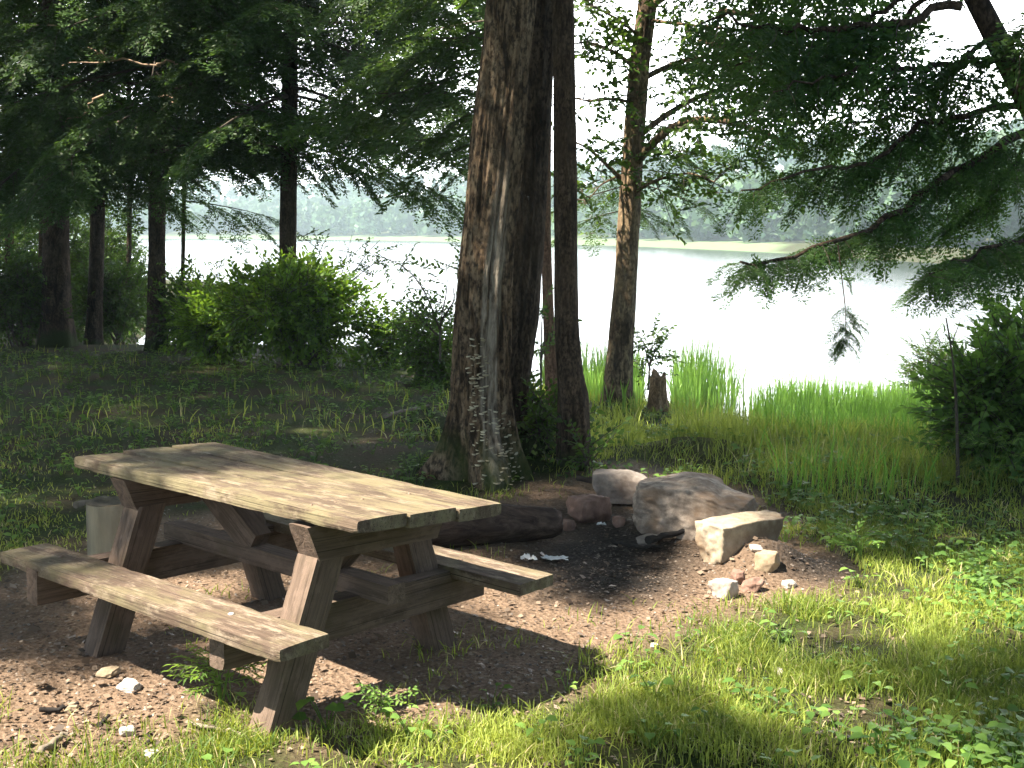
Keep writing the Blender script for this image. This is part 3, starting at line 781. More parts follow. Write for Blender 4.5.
# sprays added to shade the left ends of the tabletop and the near bench
for (px, py, z_) in [(215, 452, .76), (245, 452, .76), (270, 462, .76), (175, 450, .76), (300, 458, .76), (120, 458, .76), (40, 552, .43), (80, 556, .43), (20, 560, .43)]:
    v = ray(px, py); T_ = CAM + v*((z_-CH)/v[2]); P = np.concatenate([P, [T_+SUN*rs.uniform(8, 11)]])
tx = np.array([c[0] for c in CT] + [(gA[0], gA[1])])
own = np.argmin(((P[:, None, :2]-tx[None])**2).sum(-1), 1)
for k, (xy, r0, lab) in enumerate(CT + [((gA[0], gA[1]), 0, '')]):
    ix = np.where(own == k)[0]
    if k < len(CT):
        g = np.array([xy[0], xy[1], float(terrain(*xy))])
        root = empty('hemlock', g, lab, 'tree', 'hemlocks outside the view')
        pth = np.array([[xy[0], xy[1], g[2]-.2], [xy[0], xy[1], g[2]+.3], [xy[0]+.1, xy[1], 6], [xy[0], xy[1]+.1, 13]])
        me, _ = trunk_mesh('trunk', pth, [r0*1.3, r0*1.1, r0*.8, r0*.1], 20, 50, [M['bark_dark']], g, .05, flare=.3, seed=60+k)
        link('trunk', me, root)
    else: root, g = rootA, gA
    acc = Acc(); Pk = P[ix]
    ctr2 = np.array([xy[0], xy[1]])
    out_ = Pk[:, :2]-ctr2; out_ /= np.linalg.norm(out_, axis=1)[:, None]+1e-6
    D = np.concatenate([out_ + .5*rs.randn(len(ix), 2), rs.uniform(-.3, .0, (len(ix), 1))], 1)
    Dn = D/np.linalg.norm(D, axis=1)[:, None]
    S = rs.uniform(.45, .75, len(ix))
    scatter(acc, FR_CAN, Pk-g-Dn*(.75*S)[:, None], D, S, rs, .3)
    for q in rs.choice(len(ix), min(60, len(ix)), False) if len(ix) else []:       # limbs carrying the sprays
        a0 = np.array([xy[0], xy[1], Pk[q, 2]+.3])-g; a1 = Pk[q]-g
        tube(acc, resample(np.array([a0, a0*.5+a1*.5+np.array([0, 0, .15]), a1]), 6), np.linspace(.03, .008, 6), 4, 1, .5, False)
    if acc.n: crown(root, acc, NM)

# low hemlocks behind and right added to block skylight; left ones extend the wood
for k, (x_, y_, hh, lab) in enumerate([(5.6, -2.6, 8, 'added bushy hemlock behind the camera on the right, blocking skylight'), (8.2, 1.2, 7.5, 'added bushy hemlock right of the lawn, outside the view, blocking skylight'), (2.4, -8.0, 10, 'added bushy hemlock well behind the camera, blocking skylight'), (-2.6, -9.5, 9, 'added bushy hemlock far behind the camera, blocking skylight'), (10.8, 4.4, 8, 'added bushy hemlock beyond the lawn on the far right, blocking skylight'), (7.0, -8.5, 11, 'added bushy hemlock deep in the wood behind the lawn, blocking skylight'), (-11.5, 17.5, 9, 'bushy hemlock beyond the left edge by the bank'), (-14.5, 24, 10, 'bushy hemlock beyond the left edge near the water'), (-15, 12, 11, 'bushy hemlock far left in the wood')]):
    g = np.array([x_, y_, float(terrain(x_, y_))]); root = empty('hemlock', g, lab, 'tree', 'hemlocks outside the view')
    pth = np.array([[x_, y_, g[2]-.2], [x_, y_, g[2]+.3], [x_+.05, y_, hh*.5], [x_, y_+.05, hh]])
    me, _ = trunk_mesh('trunk', pth, [.17, .15, .09, .02], 16, 40, [M['bark_dark']], g, .05, flare=.3, seed=160+k); link('trunk', me, root)
    acc = Acc(); frond_set(acc, g, pth, .5, hh*.97, 60, 2.6, .6, 260+k, FR_CAN, 1.7, dens=5.0); crown(root, acc, NM)

# ------------------------------------------------------------------ shrubs
def shrub(name, label, px, py, hw, ztop, seed, mats, n, tpls, cat='shrub', lobes=7, dy=0, squash=1., scale=(.8, 1.3), Yd=None, group=None, stems=9):
    rs = np.random.RandomState(seed)
    g = ground_at(px, py) if Yd is None else at_y(px, py, Yd)
    if Yd is not None: g[2] = float(terrain(g[0], g[1]))
    w = hw/F*g[1]; h = CH-(ztop-231)/F*g[1] - g[2]
    root = empty(name, g, label, cat, group)
    cs = np.stack([rs.uniform(-.62, .62, lobes)*w, rs.uniform(-.4, .4, lobes)*w*squash, h*rs.uniform(.32, .68, lobes)], 1)
    cs[0] = [0, 0, h*.62]
    cr = np.stack([w*rs.uniform(.3, .46, lobes), w*rs.uniform(.3, .46, lobes)*squash, h*rs.uniform(.26, .36, lobes)], 1)
    P, D = [], []
    for q in range(n):
        k = rs.randint(lobes); d = rs.randn(3); d /= np.linalg.norm(d); rad = .4+.8*rs.rand()
        p = cs[k]+cr[k]*d*rad; p[2] = max(.05, p[2])
        P.append(p); D.append(d*np.array([1, 1, .6])+.6*rs.randn(3)+np.array([0, 0, .25]))
    acc = Acc(); scatter(acc, tpls, P, D, rs.uniform(*scale, n), rs, .7)
    crown_ = link('foliage', acc.mesh('foliage', mats), root)
    st = Acc()
    for k in range(stems):
        c_ = cs[k % lobes]; b = np.array([rs.uniform(-.15, .15)*w, rs.uniform(-.15, .15)*w*squash, -.05])
        tube(st, resample(np.array([b, b*.5+c_*.5+rs.randn(3)*.04*w, c_+cr[k % lobes]*np.array([0, 0, .8])]), 8), np.linspace(.018, .005, 8), 6, 0)
    link('stem', st.mesh('stem', [M['twig']]), root)
    return root
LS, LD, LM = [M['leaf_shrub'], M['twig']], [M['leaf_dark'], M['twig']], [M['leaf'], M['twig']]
shrub('bush', 'big rounded leafy bush around the dark trunk at the lake edge', 318, 366, 84, 264, 1, LS, 1500, SPRIG, lobes=9)
shrub('bush', 'lower light green bush left of the big rounded bush', 225, 362, 50, 292, 2, LS, 620, SPRIG, lobes=6)
shrub('bush', 'small sunlit bush right of the big rounded bush', 388, 368, 30, 305, 3, LS, 320, SPRIG_S)
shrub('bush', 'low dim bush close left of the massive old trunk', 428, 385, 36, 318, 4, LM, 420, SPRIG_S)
shrub('bush', 'dark dense bush on the right edge beyond the lawn', 1000, 474, 68, 336, 5, LD, 800, SPRIG, lobes=11, stems=14, scale=(.6, 1.1))
shrub('bush', 'tallest dark bush rising at the right edge of the picture', 1035, 462, 56, 312, 6, LD, 500, SPRIG, lobes=7, scale=(.6, 1.1))
shrub('bush', 'small pale bush standing in the reeds by the dark bush', 925, 424, 30, 345, 7, LM, 300, SPRIG_F)
shrub('bush', 'leafy clump at the foot of the leaning broadleaf tree', 636, 385, 16, 352, 8, LS, 150, SPRIG_S, lobes=4)
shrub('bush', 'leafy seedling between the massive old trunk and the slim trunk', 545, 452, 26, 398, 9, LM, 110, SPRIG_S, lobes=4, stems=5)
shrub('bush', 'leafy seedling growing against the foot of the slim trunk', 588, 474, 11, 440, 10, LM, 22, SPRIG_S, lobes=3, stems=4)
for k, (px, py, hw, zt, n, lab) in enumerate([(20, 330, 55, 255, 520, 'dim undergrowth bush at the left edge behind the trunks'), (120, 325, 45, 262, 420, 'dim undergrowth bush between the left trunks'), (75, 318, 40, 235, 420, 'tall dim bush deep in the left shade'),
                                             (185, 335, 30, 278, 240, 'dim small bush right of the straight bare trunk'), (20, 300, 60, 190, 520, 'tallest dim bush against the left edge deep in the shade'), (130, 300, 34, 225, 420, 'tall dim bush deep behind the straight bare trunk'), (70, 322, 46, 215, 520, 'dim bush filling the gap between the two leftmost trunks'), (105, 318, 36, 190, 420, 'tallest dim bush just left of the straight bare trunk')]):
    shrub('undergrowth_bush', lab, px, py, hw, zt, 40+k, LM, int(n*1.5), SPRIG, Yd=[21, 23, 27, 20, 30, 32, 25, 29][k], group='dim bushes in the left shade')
# saplings with open sparse leaves against the lake
def sapling(label, px, py, pts, Yd, n, seed, mats=None, spread=.25, tpls=None):
    rs = np.random.RandomState(seed)
    g = at_y(px, py, Yd); g[2] = float(terrain(g[0], g[1]))
    root = empty('sapling', g, label, 'sapling')
    st, acc = Acc(), Acc(); P, D = [], []
    for poly in pts:
        W = resample(limb_path(poly, Yd, Yd+rs.uniform(-.4, .4), g), 12)
        tube(st, W, np.linspace(.013, .003, 12), 6, 0)
        for q in range(n):
            t = rs.uniform(.25, 1)*10.9; i0 = int(t); P.append(W[i0]+rs.randn(3)*spread*np.array([1, 1, .7])*.6); D.append(rs.randn(3)*np.array([1, 1, .4])+np.array([0, 0, .2]))
    scatter(acc, tpls or SPRIG_S, P, D, rs.uniform(.7, 1.2, len(P)), rs, .6)
    link('stem', st.mesh('stem', [M['twig']]), root); link('foliage', acc.mesh('foliage', mats or LM), root)
sapling('open twiggy sapling left of the massive old trunk against the lake', 440, 360, [[(440, 360), (440, 320), (448, 290), (446, 260)], [(440, 330), (425, 290), (405, 265), (375, 255)], [(442, 320), (455, 300), (452, 280)], [(437, 335), (420, 318), (398, 300)]], 13, 13, 1)
sapling('thin upright sapling right of the straight bare trunk by the water', 195, 345, [[(195, 345), (196, 300), (202, 255)], [(196, 320), (212, 285), (222, 262)], [(194, 320), (182, 285), (176, 262)]], 19, 26, 2, LS)
sapling('sparse sapling with small leaves above the big rounded bush', 335, 350, [[(335, 350), (340, 280), (352, 235)], [(338, 300), (365, 255), (380, 240)], [(336, 300), (320, 250), (300, 235)], [(340, 290), (375, 262), (398, 258)]], 18.5, 14, 3)
sapling('small twig seedling right of the leaning broadleaf trunk', 648, 380, [[(648, 390), (650, 360), (655, 322)], [(650, 365), (660, 335)], [(650, 370), (643, 340)]], 14.2, 14, 4, None, .12)
sapling('small leafy shoot between the dark trunk and the slim trunk', 541, 395, [[(541, 395), (541, 340), (543, 300)], [(541, 360), (546, 330)]], 11.5, 9, 5, None, .07)
# bare thin stem on the right
g = ground_at(958, 488)
root = empty('dead_stem', g, 'thin bare dark stem standing in front of the right bush', 'stem')
st = Acc(); Yd = g[1]
tube(st, resample(limb_path([(958, 488), (957, 420), (955, 380), (951, 345), (946, 318)], Yd, Yd, g), 14), np.linspace(.016, .005, 14), 6, 0)
tube(st, resample(limb_path([(951, 345), (957, 330), (961, 318)], Yd, Yd+.1, g), 6), np.linspace(.005, .002, 6), 5, 0)
link('stem', st.mesh('stem', [M['twig']]), root)

# ------------------------------------------------------------------ stump by the shore
g = ground_at(657, 411)
root = empty('tree_stump', g, 'broken reddish brown stump among the shore grass', 'stump')
hs = .39; rad = 8.2/F*g[1]
pth = np.array([[g[0], g[1], g[2]-.15], [g[0], g[1], g[2]+.1], [g[0], g[1], g[2]+hs]])
def lumpS(AA, ZZ): return .25*np.exp(-np.maximum(ZZ, 0)/.12)*np.cos(3*AA)+.12*fbm(np.cos(AA)*3, np.sin(AA)*3, ZZ*5, 3, 3)
me, VS = trunk_mesh('trunk', pth, [rad*1.4, rad*1.1, rad*.95], 40, 30, [M['bark_stump']], g, .08, seed=71, flare=.4, flare_h=.12, lump=lumpS)
link('trunk', me, root)
segs = 40; top = VS[-segs:].copy(); c = top.mean(0); acc = Acc()
ragged = .10*np.maximum(0, vnoise(np.cos(np.arange(segs)/segs*6.283)*2.2, np.sin(np.arange(segs)/segs*6.283)*2.2, 0, 14)+.2)
ringz = .05*vnoise(np.cos(np.arange(segs)*.3), np.sin(np.arange(segs)*.3)*3, 0, 4)
rings = [np.column_stack([(top[:, :2]-c[:2])*f+c[:2], c[2]+ragged*(f**6)-(.05*(1-f))+.03*vnoise(top[:, 0]*40*f, top[:, 1]*40*f, 0, 6)*(f < 1)]) for f in (1, .8, .5, .2, .02)]
V = np.concatenate(rings); idx = np.arange(segs)
V = np.concatenate([top-np.array([0, 0, .04]), V]); acc.add(V, np.concatenate([np.stack([k*segs+idx, k*segs+(idx+1) % segs, (k+1)*segs+(idx+1) % segs, (k+1)*segs+idx], -1) for k in range(5)]))
link('cut_top', acc.mesh('cut_top', [speckle('stump_wood', [(.3, (.14, .08, .045)), (.7, (.36, .24, .14))], 14)]), root)

# ------------------------------------------------------------------ picnic table
wood, nt, out = new_mat('weathered_timber')
def timber(name, base, lich, worn, lo=.46, hi=.60):
    m, nt, out = new_mat(name)
    v = coords(nt, (.35, 6, 6)); v3 = coords(nt)
    grain = noise(nt, v, 9, 8, .65, .4); g2 = noise(nt, coords(nt, (.12, 14, 14)), 9, 5, .6); big = noise(nt, coords(nt, (.6, 1.4, 1)), 5.0, 8, .72); big2 = noise(nt, coords(nt, (.5, 1.5, 1)), 14, 8, .75)
    c = ramp(nt, grain, [(.25, tuple(x*.42 for x in base)), (.5, base), (.75, tuple(min(1, x*1.45) for x in base))]).outputs[0]
    c = mixc(nt, ramp(nt, big2, [(.50, 0), (.60, .8)]).outputs[0], c, worn)
    c = mixc(nt, ramp(nt, big, [(lo, 0), (hi, .85)]).outputs[0], c, lich)
    c = mixc(nt, ramp(nt, g2, [(.30, .75), (.42, 0)]).outputs[0], c, tuple(x*.25 for x in base))
    crk = ramp(nt, noise(nt, coords(nt, (.10, 30, 30)), 5, 3, .5), [(.30, .9), (.36, 0)]).outputs[0]
    c = mixc(nt, crk, c, tuple(x*.18 for x in base))
    h = math_(nt, 'ADD', grain, math_(nt, 'ADD', math_(nt, 'MULTIPLY', g2, .9), math_(nt, 'MULTIPLY', big2, .5)))
    principled(nt, out, c, .9, h, .8, .006, .2)
    return m
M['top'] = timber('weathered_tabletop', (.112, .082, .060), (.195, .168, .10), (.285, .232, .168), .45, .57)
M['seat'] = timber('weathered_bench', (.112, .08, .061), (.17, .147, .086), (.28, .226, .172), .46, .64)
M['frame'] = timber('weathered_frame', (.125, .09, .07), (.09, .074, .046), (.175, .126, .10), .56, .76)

TX, TY, YAW = -.9767, 4.8077, -.7164
c_, s_ = math.cos(YAW), math.sin(YAW)
table = empty('picnic_table', (TX, TY, 0), 'weathered wooden picnic table with attached benches', 'picnic table', rz=YAW)
MX = {}
def beam(name, a, b, up, w, t, mat, parent, chip=.004, seed=0, div=(40, 8, 4), endcut=None, tint=None, sub=None):
    """solid timber from a to b: w across, t thick (along up), with worn edges"""
    a, b, up = map(lambda q: np.asarray(q, float), (a, b, up))
    L = np.linalg.norm(b-a); ex = (b-a)/L; ez = up - ex*(up@ex); ez /= np.linalg.norm(ez); ey = np.cross(ez, ex)
    nx_, ny_, nz_ = div
    bm = bmesh.new()
    def grid(n1, n2, f):
        vs = [[bm.verts.new(f(i/n1, j/n2)) for j in range(n2+1)] for i in range(n1+1)]
        for i in range(n1):
            for j in range(n2): bm.faces.new((vs[i][j], vs[i+1][j], vs[i+1][j+1], vs[i][j+1]))
    P = lambda x, y, z: (x*L, (y-.5)*w, (z-.5)*t)
    grid(nx_, ny_, lambda u, v: P(u, v, 1)); grid(ny_, nx_, lambda u, v: P(v, u, 0))
    grid(nz_, nx_, lambda u, v: P(v, 1, u)); grid(nx_, nz_, lambda u, v: P(u, 0, v))
    grid(nz_, ny_, lambda u, v: P(0, v, u)); grid(ny_, nz_, lambda u, v: P(1, u, v))
    bmesh.ops.remove_doubles(bm, verts=bm.verts, dist=1e-5)
    bmesh.ops.recalc_face_normals(bm, faces=bm.faces)
    co = np.array([v.co[:] for v in bm.verts])
    ys_, zs_ = co[:, 1]/(w/2), co[:, 2]/(t/2); xs_ = np.abs(co[:, 0]/L*2-1)
    edge = sstep(.72, 1, np.abs(ys_))*sstep(.5, 1, np.abs(zs_)) + sstep(.975, 1, xs_)*np.maximum(sstep(.6, 1, np.abs(zs_)), sstep(.8, 1, np.abs(ys_)))*.8
    nz = fbm(co[:, 0]*9+seed*7, co[:, 1]*14, co[:, 2]*14+seed, seed, 4)
    rough_ = np.maximum(0, nz-.05)*chip*2.6 + chip*.35
    co[:, 1] -= np.sign(co[:, 1])*edge*rough_; co[:, 2] -= np.sign(co[:, 2])*edge*rough_*.8
    co += (chip*.3)*np.stack([0*nz, fbm(co[:, 0]*4, seed, 0, 3, 2), fbm(co[:, 0]*5, co[:, 1]*9, seed, 5, 3)], 1)
    if endcut is not None: co[:, 0] += endcut(co, L, w, t)
    if sub is not None: co = sub(co)
    for v, q in zip(bm.verts, co): v.co = q
    me = bpy.data.meshes.new(name); bm.to_mesh(me); bm.free()
    me.materials.append(mat)
    mid = (a+b)/2
    R = np.stack([ex, ey, ez], 1)
    o = link(name, me, parent)
    from mathutils import Matrix
    Mx = Matrix([[*R[0], a[0]], [*R[1], a[1]], [*R[2], a[2]], [0, 0, 0, 1]])
    o.matrix_local = Mx; MX[o.name] = Mx
    return o
Ht, W_, L_ = .76, .7251, 1.8383
TILT, TILT2, TH = -.0594, -.0334, .05
ztop = lambda l, v: Ht + TILT*v + TILT2*l*v
# tabletop: three boards in one mesh
def join(objs, name, parent):
    V, Fs, n = [], [], 0
    bm = bmesh.new()
    for o in objs:
        b2 = bmesh.new(); b2.from_mesh(o.data); b2.transform(MX[o.name])
        mp = {}
        for v in b2.verts: mp[v] = bm.verts.new(v.co)
        for f in b2.faces: bm.faces.new([mp[v] for v in f.verts])
        b2.free()
    me = bpy.data.meshes.new(name); bm.to_mesh(me); bm.free(); me.materials.append(objs[0].data.materials[0])
    for o in objs:
        d = o.data; bpy.data.objects.remove(o); bpy.data.meshes.remove(d)
    return link(name, me, parent)
boards = []
for k in range(3):
    v0 = -W_/2 + W_/3*(k+.5)
    zl, zr = ztop(-L_/2, v0)-TH/2, ztop(L_/2, v0)-TH/2
    slope = TILT
    boards.append(beam('board', (-L_/2-[.0, .012, -.008][k], v0, zl), (L_/2+[.0, .006, .014][k], v0, zr), (0, -slope, 1), W_/3-.006, TH, M['top'], table, [.0045, .003, .003][k], 3+k, (150, 14, 5)))
top_o = join(boards, 'tabletop', table)
# near (A) and far (B) benches
BO, BW = .1219, .2081
nb, fb_ = .3782+.0413, .3782
benches = []
benches.append(beam('bench', (-L_/2-.03, -(W_/2+BO+BW/2), nb-.0107*L_/2-.024), (L_/2, -(W_/2+BO+BW/2), nb+.0107*L_/2-.024), (0, 0, 1), BW, .048, M['seat'], table, .003, 21, (150, 12, 5)))
benches.append(beam('bench', (-L_/2, (W_/2+BO+BW/2), fb_-.024), (L_/2, (W_/2+BO+BW/2), fb_-.024), (0, 0, 1), BW, .048, M['seat'], table, .003, 22, (120, 12, 5)))
# nail heads in the boards and coach bolts in the benches
M['iron'] = speckle('rusty_iron', [(.3, (.10, .055, .035)), (.7, (.30, .22, .17))], 60, rough=.6)
M['bolt_glint'] = speckle('bolt_head_glint', [(.3, (.5, .5, .5)), (.7, (.72, .72, .72))], 60, rough=.35)  # near-white colour paints the glint on one bolt head
def head(name, l, v, z, r, mat, parent):
    acc = Acc(); tube(acc, [(0, 0, -.004), (0, 0, .0015), (0, 0, .0035)], [r, r, r*.6], 10, 0)
    o = link(name, acc.mesh(name, [mat], True), parent); o.location = (l, v, z); return o
for l in (.61, -.57):
    for k in range(3):
        for dv in (-.055, .055):
            v0 = -W_/2 + W_/3*(k+.5)+dv; head('nail', l+.02*dv, v0, ztop(l, v0)-.001, .0065, M['iron'], top_o)
for l, sd in ((.50, 1), (-.67, 1)):
    for k_, (v0, zb) in enumerate(((-(W_/2+BO+BW*.42), nb+.0107*l*1.0), ((W_/2+BO+BW*.5), fb_))):
        o = head('bolt', 0, 0, 0, .011, M['bolt_glint'] if l > 0 and k_ == 0 else M['iron'], benches[k_])
        inv = MX[benches[k_].name].inverted(); o.location = inv @ Vector((l, v0, zb+.001)); o.rotation_euler = inv.to_euler()
# frames
def cleat(l, seed):
    z1a = ztop(l, -.36)-TH-.002
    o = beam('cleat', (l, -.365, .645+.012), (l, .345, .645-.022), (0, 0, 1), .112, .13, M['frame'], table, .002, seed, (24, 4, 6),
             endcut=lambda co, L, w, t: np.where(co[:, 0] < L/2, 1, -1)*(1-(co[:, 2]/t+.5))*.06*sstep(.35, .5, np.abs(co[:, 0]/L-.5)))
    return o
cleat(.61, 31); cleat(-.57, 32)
def leg(l, vt, vb, zt, zb, seed):
    d = np.array([0, vb-vt, zb-zt]); cut = math.copysign(1, vb-vt)
    t = abs(vb-vt)/abs(zt-zb)
    # ends cut level with the ground and the cleat
    def ec(co, L, w, th): return -cut*np.where(True, co[:, 1], 0)*t*sstep(.0, .0001, 1)*1.0
    return beam('leg', (l, vt, zt), (l, vb, zb), (1, 0, 0), .125, .112, M['frame'], table, .003, seed, (40, 8, 4), endcut=lambda co, L, w, th: co[:, 1]*t*SG[0]*cut)
SG = [1]
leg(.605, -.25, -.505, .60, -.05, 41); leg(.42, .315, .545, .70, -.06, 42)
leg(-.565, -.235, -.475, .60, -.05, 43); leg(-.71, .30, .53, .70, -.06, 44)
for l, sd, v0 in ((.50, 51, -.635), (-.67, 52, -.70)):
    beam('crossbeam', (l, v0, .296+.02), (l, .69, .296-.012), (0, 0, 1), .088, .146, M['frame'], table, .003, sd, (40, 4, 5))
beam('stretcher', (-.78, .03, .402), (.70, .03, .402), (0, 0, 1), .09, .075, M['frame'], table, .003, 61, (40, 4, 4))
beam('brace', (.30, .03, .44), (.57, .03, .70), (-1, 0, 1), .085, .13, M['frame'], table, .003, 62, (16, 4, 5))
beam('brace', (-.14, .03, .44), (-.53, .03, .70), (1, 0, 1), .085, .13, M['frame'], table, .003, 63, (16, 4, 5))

# ------------------------------------------------------------------ rocks, log, fire ring
def rock_mat(name, a, b, c3, scale=7, over=None): return speckle(name, [(.28, a), (.5, b), (.74, c3)], scale, bump=.7, dist=.012, over=over)
M['granite'] = rock_mat('grey_tan_stone', (.12, .096, .078), (.26, .212, .175), (.42, .36, .31), 20, ((.17, .12, .085), 3.2, .48, .62))
M['slab'] = rock_mat('pale_cut_stone', (.16, .125, .088), (.30, .25, .185), (.42, .37, .30), 9, ((.15, .105, .07), 4.0, .45, .60))
M['flat'] = rock_mat('dark_grey_stone', (.12, .10, .088), (.26, .222, .195), (.42, .37, .33), 8, ((.10, .07, .055), 3, .5, .7))
M['redrock'] = rock_mat('reddish_stone', (.10, .06, .048), (.23, .14, .11), (.36, .24, .19), 10)
M['white'] = rock_mat('white_stone', (.28, .25, .225), (.44, .40, .37), (.57, .53, .50), 12)
M['pinkwhite'] = rock_mat('pink_white_stone', (.20, .15, .125), (.38, .32, .285), (.52, .46, .425), 10)
M['tan'] = rock_mat('tan_stone', (.16, .12, .08), (.32, .25, .17), (.45, .37, .27), 10)
def rock(name, label, loc, dims, rz, mat, seed, rough=.16, sink=.3, boxy=.6, tilt=0, n=5, cat='rock', group=None, fine=.03, shape=None, parent=None):
    bm = bmesh.new(); bmesh.ops.create_cube(bm, size=2)
    bmesh.ops.subdivide_edges(bm, edges=bm.edges, cuts=2**n-1 if n < 5 else (23 if n == 5 else 47), use_grid_fill=True)
    co = np.array([v.co[:] for v in bm.verts])
    sp = co/np.linalg.norm(co, axis=1)[:, None]*1.15
    co = co*boxy + sp*(1-boxy)
    rs = np.random.RandomState(seed)
    for k in range(7):         # chipped flat faces
        d = rs.randn(3); d /= np.linalg.norm(d); lim_ = rs.uniform(.85, 1.15)
        ex_ = co@d-lim_; co -= np.maximum(0, ex_)[:, None]*d*.9
    nn = fbm(co[:, 0]*1.3+seed, co[:, 1]*1.3, co[:, 2]*1.3, seed, 3)
    f2 = fbm(co[:, 0]*5+seed, co[:, 1]*5, co[:, 2]*5, seed+3, 4) + (.22*fbm(co[:, 0]*14, co[:, 1]*14, co[:, 2]*14, seed+8, 2) if n > 5 else 0)
    co = co*(1+rough*nn+fine*f2*1.5)[:, None]
    if shape is not None: co = shape(co)
    co = co*np.array(dims)/2
    for v, q in zip(bm.verts, co): v.co = q
    me = bpy.data.meshes.new(name); bm.to_mesh(me); bm.free(); me.materials.append(mat)
    me.polygons.foreach_set('use_smooth', np.ones(len(me.polygons), bool))
    o = link(name, me); o.location = (loc[0], loc[1], loc[2]+dims[2]*(.5-sink)); o.rotation_euler = (tilt, 0, rz)
    me.update()
    return tag(o, label, cat, group)
def G(px, py, z=None):
    g = ground_at(px, py); return g
def pxs(n, g): return n/F*g[1]
FR = 'stones of the fire ring'
g = G(700, 528)
def bsh(co):
    co = co.copy(); co[:, 2] *= 1.0 - .28*sstep(-.1, .9, co[:, 0]) + .06*fbm(co[:, 0]*3, co[:, 1]*3, 0, 4, 3)
    co[:, 2] = np.where(co[:, 0] > .35, co[:, 2]-.10*sstep(.35, .5, co[:, 0]), co[:, 2]); return co
rock('boulder', 'largest grey rough boulder at the back of the fire ring', g+np.array([-.01, .17, -.05]), (.70, .66, .38), -.25, M['granite'], 5, .15, .22, .45, cat='boulder', group=FR, shape=bsh, fine=.045, n=6)
g = G(715, 562)
def ssh(co):
    co = co.copy(); t = co[:, 0]
    co[:, 2] += -.10*sstep(-.2, .9, t) + .05*vnoise(t*4, co[:, 1], 0, 3)
    co[:, 2] = np.where(co[:, 2] < 0, co[:, 2]*(1-.45*sstep(.1, .9, t)), co[:, 2]); return co
rock('stone_slab', 'pale squared stone block with sunlit top at the front of the fire ring', g+np.array([.18, .19, -.01]), (.56, .20, .25), .66, M['slab'], 8, .10, .16, .90, cat='stone block', group=FR, shape=ssh, fine=.03)
g = G(622, 505)
rock('flat_stone', 'flat dark grey stone lying at the back left of the fire ring', g+np.array([0, .1, .03]), (.36, .32, .20), -.2, M['flat'], 12, .06, .08, .88, group=FR)
g = G(590, 522)
rock('rock', 'reddish brown angular rock left in the fire ring beside the dark ash', g+np.array([0, .06, 0]), (.24, .2, .19), .5, M['redrock'], 16, .2, .2, .6, group=FR)
small = [(724, 599, 28, 21, 'pinkwhite', 'small white sunlit rock in front of the pale stone block'), (754, 592, 24, 15, 'redrock', 'small pinkish brown rock right of the small white rock'), (739, 584, 18, 16, 'redrock', 'small rusty red rock behind the small white rock'),
         (768, 571, 26, 24, 'tan', 'tan rounded rock on the dirt heap under the pale stone block'), (790, 588, 15, 8, 'white', 'thin white stone chip on the dirt right of the fire ring'), (757, 551, 18, 6, 'white', 'flat white stone chip on top of the dirt heap'),
         (567, 530, 18, 12, 'redrock', 'small red brown stone at the left rim of the ash'), (619, 527, 14, 12, 'redrock', 'small rusty stone in the ash beside the white scrap'), (647, 545, 26, 10, 'flat', 'flat dark grey stone in the ash by the boulder'),
         (663, 522, 46, 24, 'redrock', 'brown rough stone against the foot of the boulder'), (127, 691, 27, 9, 'white', 'flat white stone on the dirt below the near bench'), (126, 736, 16, 9, 'white', 'small round white stone near the bottom left grass'),
         (107, 677, 24, 8, 'tan', 'flat tan stone on the dirt by the left table leg'), (780, 675, 13, 7, 'white', 'small white stone in the sunny grass'), (655, 648, 9, 5, 'white', 'tiny white pebble on the dirt at the grass edge'),
         (150, 757, 16, 7, 'white', 'pale stone chip at the bottom edge left of the grass'), (70, 712, 18, 8, 'tan', 'dull tan stone on the bottom left dirt'), (97, 652, 12, 6, 'tan', 'small tan stone under the near bench left end')]
for k, (px, py, w, h, mt, lab) in enumerate(small):
    g = G(px, py); s = pxs(w, g)
    rock('small_rock', lab, g+np.array([0, s*.25, 0]), (s*.9, s*.75, max(.02, pxs(h, g)*1.0)), (.75 if k == 0 else k*.9), M[mt], 80+k, .22, .15, (.8 if k == 0 else .55), n=4, group='small rocks on the ground')
# fallen log
g0, g1 = G(395, 560), G(548, 545)
base = (g0+g1)/2
pth = resample(np.array([g0+[-.15, .15, .10], g0*.6+g1*.4+[0, .18, .12], g1+[.02, .15, .09]]), 30)
acc = Acc(); nn = len(pth)
segs = 32; tan_ = np.gradient(pth, axis=0); V = []
for q in range(nn):
    B = basis(tan_[q]); a = np.arange(segs)/segs*2*PI
    r = .125*(1-.30*sstep(.6, 1, q/nn))*(1+.12*fbm(np.cos(a)*2, np.sin(a)*2, q*.25, 3, 3)+.10*np.abs(vnoise(np.cos(a)*5, np.sin(a)*5, q*.08, 5)))
    V.append(pth[q]+r[:, None]*(np.cos(a)[:, None]*B[:, 1]*1.1+np.sin(a)[:, None]*B[:, 2]*.95))
rings_ = V + [pth[-1]+(V[-1]-pth[-1])*f+tan_[-1]/np.linalg.norm(tan_[-1])*d for f, d in ((.75, .05), (.4, -.02), (.02, -.05))]
rings_ = [pth[0]+(V[0]-pth[0])*.02] + rings_
VV = np.concatenate(rings_); idx = np.arange(segs)
acc.add(VV-base, np.concatenate([np.stack([k*segs+idx, k*segs+(idx+1) % segs, (k+1)*segs+(idx+1) % segs, (k+1)*segs+idx], -1) for k in range(len(rings_)-1)]))
M['log'] = bark('rotten_log_bark', (.018, .014, .012), (.07, .05, .042), (.16, .12, .10), 5)
m, nt, out = new_mat('rotten_log'); v = coords(nt, (.5, 3, 3)); f = noise(nt, v, 7, 8, .7, .5)
